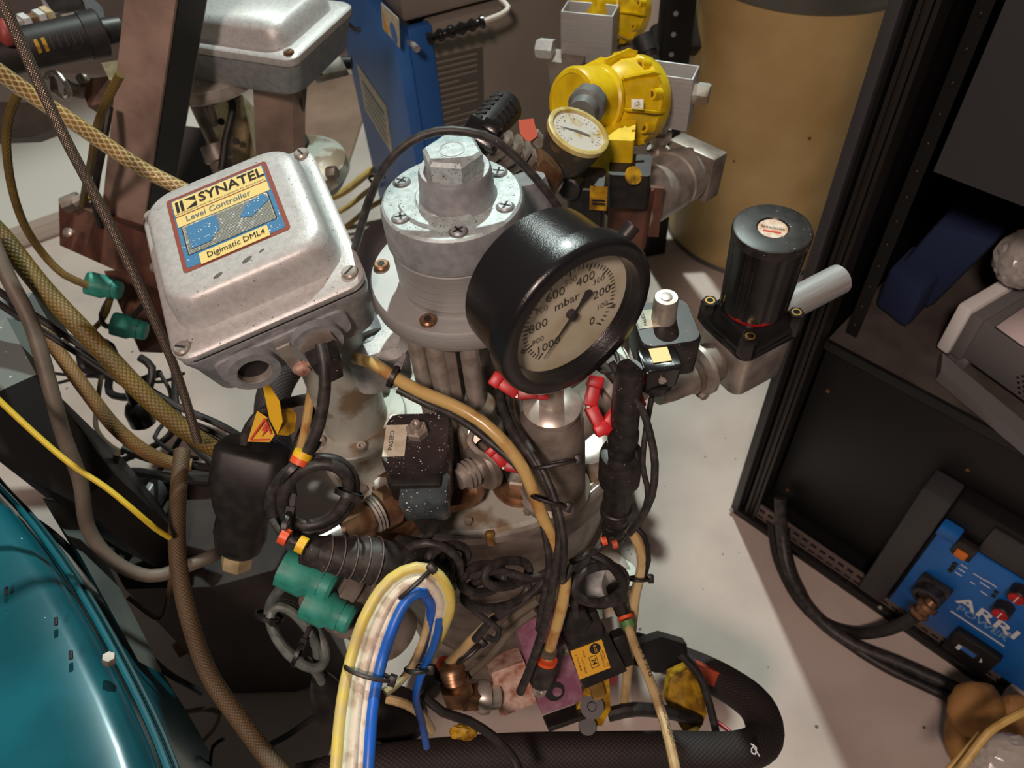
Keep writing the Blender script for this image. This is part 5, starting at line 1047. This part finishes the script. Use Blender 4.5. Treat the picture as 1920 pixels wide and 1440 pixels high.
# grey coil
gc = B()
for k in range(3):
    pts = []
    for i in range(24):
        a = i * 2 * math.pi / 24; u_ = math.cos(a) * (34 + k * 5); v_ = math.sin(a) * (68 + k * 4); x = 552 + u_ * .9 + v_ * .45 + k * 3; y = 1192 + v_ * .8 - u_ * .1; pts.append(P(x, y, 1.0 + .02 * math.sin(a + k)))
    gc.tube(pts, .0062, 10, closed=True)
gc.tube(pc([(545, 1092, .95), (525, 1105, .96), (508, 1130, .98), (503, 1155, 1.0)]), .0065, 10); gc.tube(pc([(575, 1240, 1.0), (600, 1270, 1.04), (612, 1310, 1.06)]), .0065, 10)
gc = gc.build('cable_coil', M['greytube']); lab(gc, 'tied coil of grey cable hanging below the bright green plugs', 'cable coil')
tie(505, 1155, .99, CU + CR * .3, .017, gc); tie(560, 1225, .99, CR - CU * .4, .016, gc)
dk = thing('dark_cable_gland', 'dark stacked cable gland under the grey coil in the shade', 'gland', P(620, 1320, 1.1))
B().lathe(P(600, 1270, 1.05), P(650, 1400, 1.12), [(0, .012), (.02, .02), (.04, .024), (.06, .026), (.07, .024), (.1, .018), (.14, .012)], 24, flute=(3, 1, .02, .94)).build('gland', M['black'], dk)
o = B().lathe(P(735, 1370, 1.05), P(745, 1330, 1.02), [(0, .04), (.04, .043), (.05, .036), (.052, .02)], 32).build('round_stopper', M['blackgloss']); lab(o, 'round glossy black stopper low down behind the blue and cream hoses', 'stopper')
# ================================================================ ribbon of hoses
rb = [[(796, 1236, .86), (816, 1180, .79), (826, 1128, .755), (800, 1090, .735), (765, 1094, .73), (735, 1122, .725), (708, 1175, .72), (690, 1230, .72), (676, 1290, .71), (668, 1350, .70), (664, 1400, .69), (660, 1470, .68)]]
tot = [('yellowish outer hose on the left of the flat hose bundle', 'ylwhose', -29), ('cream hose second from left in the flat bundle', 'palegreen', -14.5), ('cream hose in the middle of the flat bundle', 'white', 0), ('cream hose beside the blue one in the flat bundle', 'white', 13), ('bright blue hose on the right of the flat bundle', 'bluehose', 27)]
base = pc(rb[0], .008); hs = []
for l_, m_, off in tot:
    pts = []; prev = CR
    for i in range(len(base) - 1, -1, -1):
        q = base[i]; t_ = (base[min(i + 1, len(base) - 1)] - base[max(i - 1, 0)]).normalized(); v_ = (q - CAM).normalized(); s_ = v_.cross(t_).normalized()
        if s_.dot(prev) < 0: s_ = -s_
        prev = s_; k = .35 + .65 * min(1, max(0, (i - 6) / 22))
        pts.insert(0, q + s_ * off * .5 / 1000 * k + v_ * (.002 if off in (-14.5, 13) else 0))
    o = B().tube(pts, .0056 if abs(off) > 20 else .0048, 12).build('bundled_hose', M[m_]); lab(o, l_, 'hose', 'hoses of the flat bundle'); hs.append(o)
def strap(px, py, d, w_, l_, tilt=0):
    c = P(px, py, d); a1 = (CR - CU * tilt).normalized(); a2 = CF; up_ = a1.cross(a2).normalized(); bb = B(); pts = []
    for i in range(24):
        a = i * 2 * math.pi / 24; pts.append(c + a1 * math.cos(a) * w_ + a2 * math.sin(a) * .009)
    bb.tube(pts, .0022, 8, closed=True); bb.box(c + a1 * (w_ + .002) - up_ * .0, (a1, up_, a2), (.007, .010, .008), .001); o = bb.build('cable_tie', M['black']); return lab(o, l_, 'cable tie', 'cable ties')
strap(690, 1262, .712, .0215, 'black cable tie around the middle of the flat hose bundle', .3)
strap(776, 1096, .730, .021, 'black cable tie at the top bend of the flat hose bundle', -.9)
cable('branch_hose', 'blue stained hose dropping from the bundle bend behind the cream one', 'hose', [(826, 1130, .765), (822, 1180, .775), (808, 1225, .80), (788, 1270, .81), (780, 1310, .83), (790, 1350, .86), (800, 1400, .90)], 15, 'bluehose')
cable('branch_hose', 'cream branch hose curling from the bundle bend down left', 'hose', [(808, 1120, .76), (804, 1160, .775), (790, 1210, .80), (770, 1252, .80), (748, 1280, .79), (722, 1300, .78)], 15, 'amberc')
strap(782, 1255, .80, .012, 'thin dark cable tie joining the cream and blue branch hoses', 0)
cable('black_band', 'black tape band on the blue stained branch hose', 'tape', [(825, 1135, .80), (823, 1160, .80), (819, 1178, .80)], 19, 'blackd')
cable('small_hose', 'short cream hose end low behind the flat bundle', 'hose', [(725, 1310, .95), (760, 1320, .95), (790, 1340, .97), (810, 1370, 1.0)], 17, 'amberc')
# ================================================================ amber tube and cables down the middle
cable('amber_tube', 'long dirty amber tube snaking across the lid and down the front', 'tube', [(668, 672, .86), (700, 682, .83), (740, 708, .81), (790, 735, .80), (850, 760, .79), (905, 792, .785), (950, 835, .785), (982, 880, .79), (1003, 930, .80), (1022, 980, .81), (1052, 1040, .82), (1060, 1090, .83), (1050, 1150, .85), (1035, 1200, .87), (1025, 1240, .89)], 25, 'amber', seg=14)
t_ = lab(ziptie(P(738, 706, .808), CR - CU * .5, .0115, .005), 'dark cable tie around the amber tube near the controller post', 'cable tie', 'cable ties')
for i, (l_, pts, w_) in enumerate((('black cable hugging the lower side of the amber tube over the lid', [(745, 730, .82), (800, 758, .82), (860, 785, .81), (920, 830, .80), (975, 880, .795), (1005, 930, .80), (1020, 990, .81), (1030, 1060, .82), (1018, 1130, .84), (1010, 1180, .86)], 15),
        ('thick black cable falling from behind the gauge across the lid', [(935, 720, .84), (940, 760, .82), (965, 815, .80), (1005, 870, .785), (1035, 930, .785), (1050, 1000, .79), (1042, 1070, .80), (1030, 1130, .82), (1015, 1190, .84), (995, 1250, .86), (975, 1298, .88)], 18),
        ('second black cable beside the thick one over the lid', [(950, 730, .84), (958, 780, .82), (990, 835, .79), (1022, 890, .78), (1045, 950, .78), (1058, 1020, .785), (1055, 1090, .80), (1072, 1060, .81)], 14),
        ('black cable curving down right of the connector stack', [(1146, 680, .74), (1170, 720, .745), (1200, 760, .75), (1218, 810, .76), (1228, 870, .77), (1222, 930, .78), (1200, 975, .80), (1180, 1000, .82)], 15),
        ('black cable dropping from the right solenoid plug behind the connector', [(1222, 745, .80), (1212, 800, .81), (1205, 870, .82), (1215, 930, .83), (1195, 985, .84)], 11),
        ('thin black cable emerging below the gauge bezel', [(1120, 690, .76), (1140, 700, .76), (1160, 680, .77), (1150, 655, .78)], 9),
        ('black cable leaving the spattered solenoid gland to the right', [(808, 1000, .80), (790, 1020, .79), (770, 1025, .78), (800, 1018, .775), (840, 1030, .78), (862, 1055, .79), (862, 1080, .80)], 17))):
    o = cable('black_cable', l_, 'cable', pts, w_, 'rubberd', 'black cables over the lid', seg=12)
strap(1040, 870, .78, .022, 'black cable tie gripping amber tube and cables above the lid plug', -.2)
strap(1030, 940, .782, .018, 'black cable tie lower on the central cable bundle', .3)
fe = thing('push_fitting', 'dark grey push-in elbow with orange collar at the foot of the amber tube', 'pipe fitting', P(1020, 1265, .9))
A_ = P(1024, 1240, .885); E_ = P(1010, 1290, .90)
B().lathe(A_, E_, [(-.004, .0095), (-.004, .0125), (.0, .0125), (.001, .0095)], 24).build('orange_collar', M['orange'], fe)
B().lathe(A_, E_, [(.0, .0135), (.02, .0145), (.03, .014), (.036, .009)], 24).build('elbow_body', M['rubberd'], fe)
B().lathe(P(1012, 1275, .90), P(1030, 1270, .94), [(0, .012), (.03, .012)], 20).build('elbow_stub', M['black'], fe)
B().lathe(P(1028, 1218, .875), P(1025, 1232, .88), [(0, .0105), (.006, .0105)], 20).build('dark_band', M['greyhose'], fe)
# dusty mess of looped cables under the lid rim
loops = [((905, 1085), 40, 26, .82, 'dusty looped cable under the lid rim, left of centre'), ((950, 1075), 42, 24, .83, 'dusty looped cable under the lid rim, centre'), ((930, 1110), 60, 30, .84, 'larger dusty cable loop under the lid rim'), ((1125, 1095), 48, 34, .86, 'black cable ring at the right front of the vessel'), ((840, 1045), 36, 22, .79, 'dusty cable loop beside the solenoid gland')]
for (cx_, cy_), ra, rbb, d, l_ in loops:
    pts = [P(cx_ + ra * math.cos(i * math.pi / 12), cy_ + rbb * math.sin(i * math.pi / 12) - ra * .15 * math.cos(i * math.pi / 12), d + .02 * math.cos(i * math.pi / 12)) for i in range(24)]
    lab(B().tube(pts, .0052, 10, closed=True).build('looped_cable', M['rubberd']), l_, 'cable', 'looped cables under the rim')
for l_, pts, w_, m_ in (('dusty cable running left from the loops to the ribbed connector', [(850, 1080, .80), (890, 1078, .81), (940, 1070, .82), (1000, 1085, .83), (1040, 1060, .84)], 15, 'rubberd'),
        ('dusty cable slanting down left under the loops', [(1050, 1050, .84), (1010, 1100, .85), (960, 1140, .86), (920, 1165, .87), (890, 1200, .88)], 16, 'rubberd'),
        ('black kinked cable hanging from the loops to a sharp bend', [(870, 1110, .84), (885, 1140, .84), (915, 1165, .84), (935, 1180, .845), (930, 1200, .85), (915, 1195, .86)], 12, 'rubberd'),
        ('pale tube slanting down left beside the purple block', [(1000, 1110, .90), (950, 1140, .91), (900, 1185, .92), (860, 1225, .93), (835, 1250, .94)], 19, 'amberc'),
        ('grey tube alongside the pale slanted tube', [(1010, 1125, .90), (960, 1160, .92), (915, 1205, .93), (870, 1245, .94), (845, 1275, .95)], 15, 'greyhose'),
        ('second grey tube below the pale slanted tube', [(1005, 1145, .93), (960, 1180, .94), (920, 1230, .95), (880, 1265, .96), (860, 1290, .97)], 15, 'greyhose')):
    cable('front_tube' if 'tube' in l_ else 'front_cable', l_, 'tube' if 'tube' in l_ else 'cable', pts, w_, m_, 'tubes and cables under the rim')
strap(880, 1225, .92, .018, 'black cable tie around the slanted tubes left of the purple block', -.8)
B().lathe(P(838, 1245, .94), P(828, 1258, .945), [(0, .012), (.006, .012)], 20).build('orange_collar', M['orange']); lab(bpy.data.objects['orange_collar.001'] if 'orange_collar.001' in bpy.data.objects else bpy.data.objects['orange_collar'], 'orange collar at the lower end of the pale slanted tube', 'collar')
lab(B().lathe(P(826, 1262, .945), P(800, 1295, .96), [(0, .013), (.03, .015), (.045, .010)], 20).build('push_fitting', M['rubberd']), 'grey push fitting below the orange collar, left of the brass elbow', 'pipe fitting')
# purple block, steel block, brass elbow
pu = thing('manifold_block', 'purple anodised manifold block at the foot of the amber tube', 'manifold', P(1030, 1250, .96))
pts = [P(966, 1172, .95), P(1052, 1142, .96), P(1096, 1312, .98), P(1017, 1340, .97)]; nn = (pts[1] - pts[0]).cross(pts[3] - pts[0]).normalized()
if nn.dot(CF) < 0: nn = -nn
B().prism(pts, nn * .045).build('block', M['purple'], pu)
for px, py in ((1058, 1216), (1011, 1293)):
    c = PN(px, py, pts[0], nn); bb = B(); bb.lathe(c + nn * .001, c - nn, [(0, .0085), (.005, .0085), (.006, .008), (.006, .0045), (.003, .0045)], 20); bb.build('cap_screw', M['steel'], pu)
c = PN(1040, 1296, pts[0], nn); B().lathe(c + nn * .001, c - nn, [(0, .013), (.0015, .013), (.0016, .007)], 24).build('port_hole', M['ink'], pu); B().lathe(c + nn * .001 + CR * .003, c - nn + CR * .003, [(0, .006), (.003, .006), (.003, .003)], 20).build('port_core', M['purple'], pu)
bb = B(); x_ = (pts[2] - pts[3]).normalized(); bb.box(P(1058, 1345, .985), (x_, x_.cross(nn), nn), (.05, .006, .03), .001); bb.build('bottom_strip', M['black'], pu)
sb = thing('steel_block', 'copper-worn rectangular steel block left of the purple manifold', 'block', P(965, 1285, .98))
pts2 = [P(921, 1262, .96), P(983, 1240, .965), P(1006, 1318, .985), P(939, 1345, .98)]
B().prism(pts2, nn * .04).build('block', M['copperblk'], sb)
eb = thing('brass_elbow', 'ribbed brass and nickel pipe elbow left of the copper-worn steel block', 'elbow', P(865, 1300, .96))
B().lathe(P(845, 1245, .93), P(856, 1300, .95), [(0, .010)] + [(.002 + k * .003, .0155 if k % 2 else .013) for k in range(8)] + [(.03, .014)], 28).build('threaded_end', M['bronze'], eb)
bb = B(); hexa(bb, P(852, 1280, .94), P(866, 1320, .96) - P(852, 1280, .94), .021, .030); bb.build('elbow_body', M['bronze'], eb)
bb = B(); hexa(bb, P(872, 1308, .955), P(925, 1305, .97) - P(872, 1308, .955), .018, .018); bb.build('union_nut', M['bronze'], eb)
B().lathe(P(890, 1308, .96), P(930, 1305, .97), [(0, .016), (.008, .021), (.016, .021), (.018, .016), (.03, .016)], 28).build('union_ring', M['steel'], eb)
# 24 volt coil
co24 = thing('solenoid_coil', 'black solenoid coil with an orange-yellow data label reading 24', 'solenoid coil', P(1110, 1230, .93))
q0 = [P(1062, 1208, .92), P(1136, 1180, .925), P(1176, 1258, .94), P(1096, 1292, .935)]; n2 = (q0[1] - q0[0]).cross(q0[3] - q0[0]).normalized()
if n2.dot(CF) < 0: n2 = -n2
B().prism(q0, n2 * .045).build('coil_body', M['black'], co24)
xx = (q0[1] - q0[0]).normalized(); yy = -(q0[3] - q0[0]); yy = (yy - xx * yy.dot(xx)).normalized(); lc_ = PN(1107, 1236, q0[0], n2) - n2 * .0006
B().box(lc_, (xx, yy, n2), (.040, .040, .0008)).build('data_label', mat('label_orange', (236, 180, 58), .5), co24)
ry = -yy
def ol(u, v): return lc_ - n2 * .0008 + xx * u + yy * v
txt('24', ol(.003, -.004), ry, xx, .006, M['ink'], co24, bold=True)
for a, b_, w_, h_ in ((.003, .0035, .009, .0006), (.003, -.0115, .009, .0006)): B().box(ol(a, b_), (xx, yy, n2), (w_, h_, .0003)).build('box_line', M['ink'], co24)
for a in (-.0015, .0075): B().box(ol(a, -.004), (xx, yy, n2), (.0006, .015, .0003)).build('box_line', M['ink'], co24)
B().lathe(ol(.009, .012), ol(.009, .012) - n2, [(0, .007), (.0003, .007)], 24).build('round_logo', M['ink'], co24)
txt('RGS', ol(.009, .012) - n2 * .0005, ry, xx, .0034, mat('label_orange2', (236, 180, 58), .5), co24, width=.010)
txt('ELECTRO', ol(.0165, -.0), ry, xx, .0022, M['ink'], co24, width=.012); txt('PNEUMATICS LTD', ol(.0135, -.006), ry, xx, .0020, M['ink'], co24, width=.02)
txt('MODEL', ol(-.006, .010), ry, xx, .002, M['ink'], co24, width=.010); txt('5 WATT 100% ED', ol(-.010, -.004), ry, xx, .0022, M['ink'], co24, width=.022); txt('2 TO 8 BAR', ol(-.015, .002), ry, xx, .0022, M['ink'], co24, width=.024); txt('CE', ol(.0175, -.014), ry, xx, .003, M['ink'], co24)
bb = B(); hexa(bb, P(1078, 1160, .905), P(1078, 1160, .905) - n2 - P(1078, 1160, .905), .018, .012); bb.box(P(1090, 1172, .925), (xx, yy, n2), (.045, .04, .03), .006); bb.build('cable_entry', M['rubber'], co24)
cable('entry_cable', '', '', [(1072, 1075, .88), (1072, 1110, .885), (1078, 1140, .89), (1080, 1162, .90)], 17, 'rubberd', parent=co24)
B().box(P(1165, 1215, .955), (xx, yy, n2), (.018, .045, .02), .003).build('side_clip', M['rackrail'], co24)
B().prism([P(1142, 1268, .95), P(1160, 1262, .95), P(1156, 1284, .95), P(1146, 1286, .95)], CF * .01).build('red_clip', mat('dark_red', (110, 26, 30), .5), co24)
ys = thing('stained_bracket', 'dirty yellow stained bracket with black knob under the 24 label coil', 'bracket', P(1120, 1330, 1.0))
B().prism([P(1100, 1285, .97), P(1142, 1270, .97), P(1145, 1330, .99), P(1128, 1362, 1.0), P(1072, 1350, 1.0)], CF * .02).build('bracket_plate', M['yellowd'], ys)
B().box(P(1118, 1290, .96), (xx, yy, n2), (.018, .03, .012), .005).build('brass_tab', M['brass'], ys)
B().lathe(P(1110, 1325, .98), P(1108, 1323, .90), [(0, .015), (.008, .015), (.008, .006), (.004, .005)], 24).build('black_knob', M['black'], ys)
B().lathe(P(1102, 1362, .99), P(1100, 1360, .90), [(0, .012), (.008, .011)], 20).build('end_screw', M['black'], ys)
# right hand tubes
cable('amber_tube', 'amber tube standing behind the right side of the coil down to the big sleeve', 'tube', [(1180, 990, .92), (1198, 1020, .92), (1204, 1060, .93), (1192, 1110, .95), (1185, 1170, .97), (1178, 1240, 1.0), (1170, 1330, 1.05)], 20, 'amberc')
cable('black_cable', 'black cable following the outer side of the amber tube below the connector stack', 'cable', [(1185, 985, .91), (1208, 1005, .91), (1216, 1050, .92), (1205, 1085, .94), (1196, 1100, .95)], 10, 'rubber')
strap(1198, 1085, .93, .012, 'black cable tie on the amber tube right of the vessel', 0)
tb = cable('printed_tube', 'cream printed tube running down to the bottom edge right of the coil', 'tube', [(1176, 1168, .93), (1190, 1210, .91), (1212, 1260, .88), (1235, 1320, .85), (1255, 1390, .82), (1272, 1470, .79)], 19, 'amberc')
B().lathe(P(1172, 1155, .935), P(1178, 1172, .93), [(0, .008), (0, .0095), (.004, .0095), (.004, .008)], 20).build('orange_collar', M['orange'], tb)
B().lathe(P(1175, 1163, .932), P(1182, 1180, .928), [(0, .0085), (.009, .0085)], 20).build('green_band', mat('green_band', (86, 132, 70), .5), tb)
for s_, a, e, w_ in (('TUV  6 x 4', (1199, 1212, .898), (1222, 1270, .868), .04), ('polyflex  metric', (1238, 1310, .845), (1262, 1385, .812), .052)):
    pa_, pe_ = P(*a), P(*e); dd = (pe_ - pa_).normalized(); side_ = dd.cross((CAM - pa_).normalized()).normalized(); txt(s_, (pa_ + pe_) / 2 + (CAM - pa_).normalized() * .0006, -dd, side_ if side_.dot(CR) < 0 else -side_, .0042, M['ink'], tb, width=w_)
cable('elbow_plug', 'black elbow plug feeding the printed cream tube', 'plug', [(1150, 1100, .93), (1158, 1125, .935), (1168, 1150, .937)], 28, 'black')
for px, py, m_ in ((1128, 1016, 'orange'), (1148, 1022, 'orangedul')):
    c = P(px, py, .86); lab(B().lathe(c, c + CR + CU * .3, [(0, .005), (.006, .005)], 14).build('marker_sleeve', M[m_]), ('bright' if m_ == 'orange' else 'faded') + ' orange marker sleeve under the upright connector stack', 'marker')
cable('black_cable', 'black cable crossing under the upright connector stack to the ring', 'cable', [(1150, 1010, .87), (1120, 1030, .86), (1090, 1045, .85), (1060, 1060, .85)], 14, 'rubberd')
cable('black_cable', 'thick black cable leaving the connector ring toward the elbow plug', 'cable', [(1110, 1040, .86), (1140, 1055, .86), (1165, 1085, .87), (1168, 1115, .89), (1150, 1130, .90), (1110, 1130, .90)], 18, 'rubber')
op = thing('open_port', 'open round steel port on the right front of the vessel body', 'port', P(1120, 1090, .98))
bb = B(); ring(bb, P(1120, 1092, 1.0), -CF + CU * .3, .045, .034, .012); bb.build('port_ring', M['lidsteel'], op); B().lathe(P(1120, 1092, 1.02), P(1120, 1092, 1.0), [(0, .036), (.002, .036)], 32).build('port_glass', M['castgrey'], op)
B().lathe(P(1165, 1075, .99), P(1160, 1100, 1.02), [(0, .02), (.05, .024)], 24).build('side_boss', M['lidsteel'], op)
# big braided sleeve hose at the bottom
bs = cable('sleeved_hose', 'very thick black braided sleeve sweeping along the bottom edge and curling back', 'hose', [(560, 1475, .93), (700, 1440, .95), (820, 1425, .97), (960, 1415, .98), (1120, 1412, .99), (1270, 1410, 1.0), (1380, 1410, 1.01), (1432, 1385, 1.05), (1418, 1325, 1.10), (1350, 1275, 1.16), (1270, 1240, 1.22), (1190, 1215, 1.26)], 74, 'bigbraid', seg=28)
cable('black_cable', 'black cable drooping over the big braided sleeve to the bottom edge', 'cable', [(790, 1300, .86), (830, 1335, .86), (880, 1352, .87), (930, 1385, .87), (965, 1425, .87), (985, 1475, .86)], 18, 'rubber')
o = B().blob(P(870, 1372, .97), (CR, CU, CF), (.035, .02, .02), 3, .18, 4).build('yellow_scrap', M['yellowd']); lab(o, 'crumpled yellow scrap lying on the big braided sleeve', 'scrap')
yb = thing('yellow_tape_bundle', 'yellow stained wrapping inside the curl of the big braided sleeve', 'wrapping', P(1290, 1300, 1.1))
B().prism([P(1258, 1270, 1.1), P(1290, 1255, 1.1), P(1318, 1290, 1.1), P(1325, 1340, 1.08), P(1308, 1375, 1.06), P(1280, 1370, 1.06), P(1250, 1320, 1.08)], CF * .03).build('wrap', M['yellowd'], yb)
B().prism([P(1308, 1245, 1.12), P(1350, 1262, 1.14), P(1345, 1290, 1.14), P(1318, 1280, 1.12)], CF * .02).build('orange_wrap', M['orangedul'], yb)
cable('black_cable', 'black cable dropping in front of the yellow wrapping in the sleeve curl', 'cable', [(1275, 1225, 1.05), (1310, 1265, 1.05), (1330, 1320, 1.05), (1342, 1370, 1.05)], 15, 'rubber')
rw = cable('red_white_cord', 'red and white cord peeping above the braided sleeve', 'cord', [(1340, 1350, 1.07), (1360, 1365, 1.06), (1378, 1380, 1.05)], 8, 'red')
bw = thing('black_bracket', 'black angular bracket behind the printed tube, over the floor', 'bracket', P(1240, 1230, 1.15))
B().prism([P(1180, 1215, 1.15), P(1240, 1194, 1.16), P(1288, 1208, 1.17), P(1290, 1250, 1.17), P(1230, 1262, 1.15), P(1170, 1240, 1.14)], CF * .03).build('plate', M['rack'], bw)
cable('black_cable', 'black cable running level above the big sleeve right of the stained bracket', 'cable', [(1140, 1340, 1.03), (1190, 1330, 1.03), (1250, 1335, 1.05), (1310, 1350, 1.08)], 26, 'rubber')

B().tube(pc([(1408, 1395, .962), (1418, 1402, .962), (1416, 1414, .962), (1409, 1410, .962), (1412, 1400, .962), (1424, 1418, .963)], .004), .0009, 6).build('white_thread', M['whiteink']); lab(bpy.data.objects['white_thread'], 'tiny curl of white thread stuck on the big braided sleeve', 'thread')
ps = thing('pipe_stand', 'brown steel pipe stand rising behind the gauge to carry the yellow actuators', 'stand', V((P(1150, 430, 1.15).x, P(1150, 430, 1.15).y, 0)))
for px, py, d, m_ in ((1150, 430, 1.15, 'dullsteel'), (1185, 430, 1.20, 'dullsteel'), (1170, 120, 1.42, 'dullsteel')):
    q = P(px, py, d); B().lathe(V((q.x, q.y, .012)), V((q.x, q.y, 2)), [(0, .014), (q.z + .02, .014)], 16).build('pipe', M[m_], ps)
q = P(1165, 400, 1.2); B().box(V((q.x, q.y + .06, .006)), ((1, 0, 0), (0, 1, 0), ZU), (.16, .30, .012), .002).build('foot_plate', M['dullsteel'], ps)
q = P(525, 270, 1.6); B().lathe(V((q.x, q.y, 0)), V((q.x, q.y, 1)), [(0, .07), (.02, .07), (.025, .035), (q.z, .035)], 24).build('column_foot', M['dullsteel'], m2)
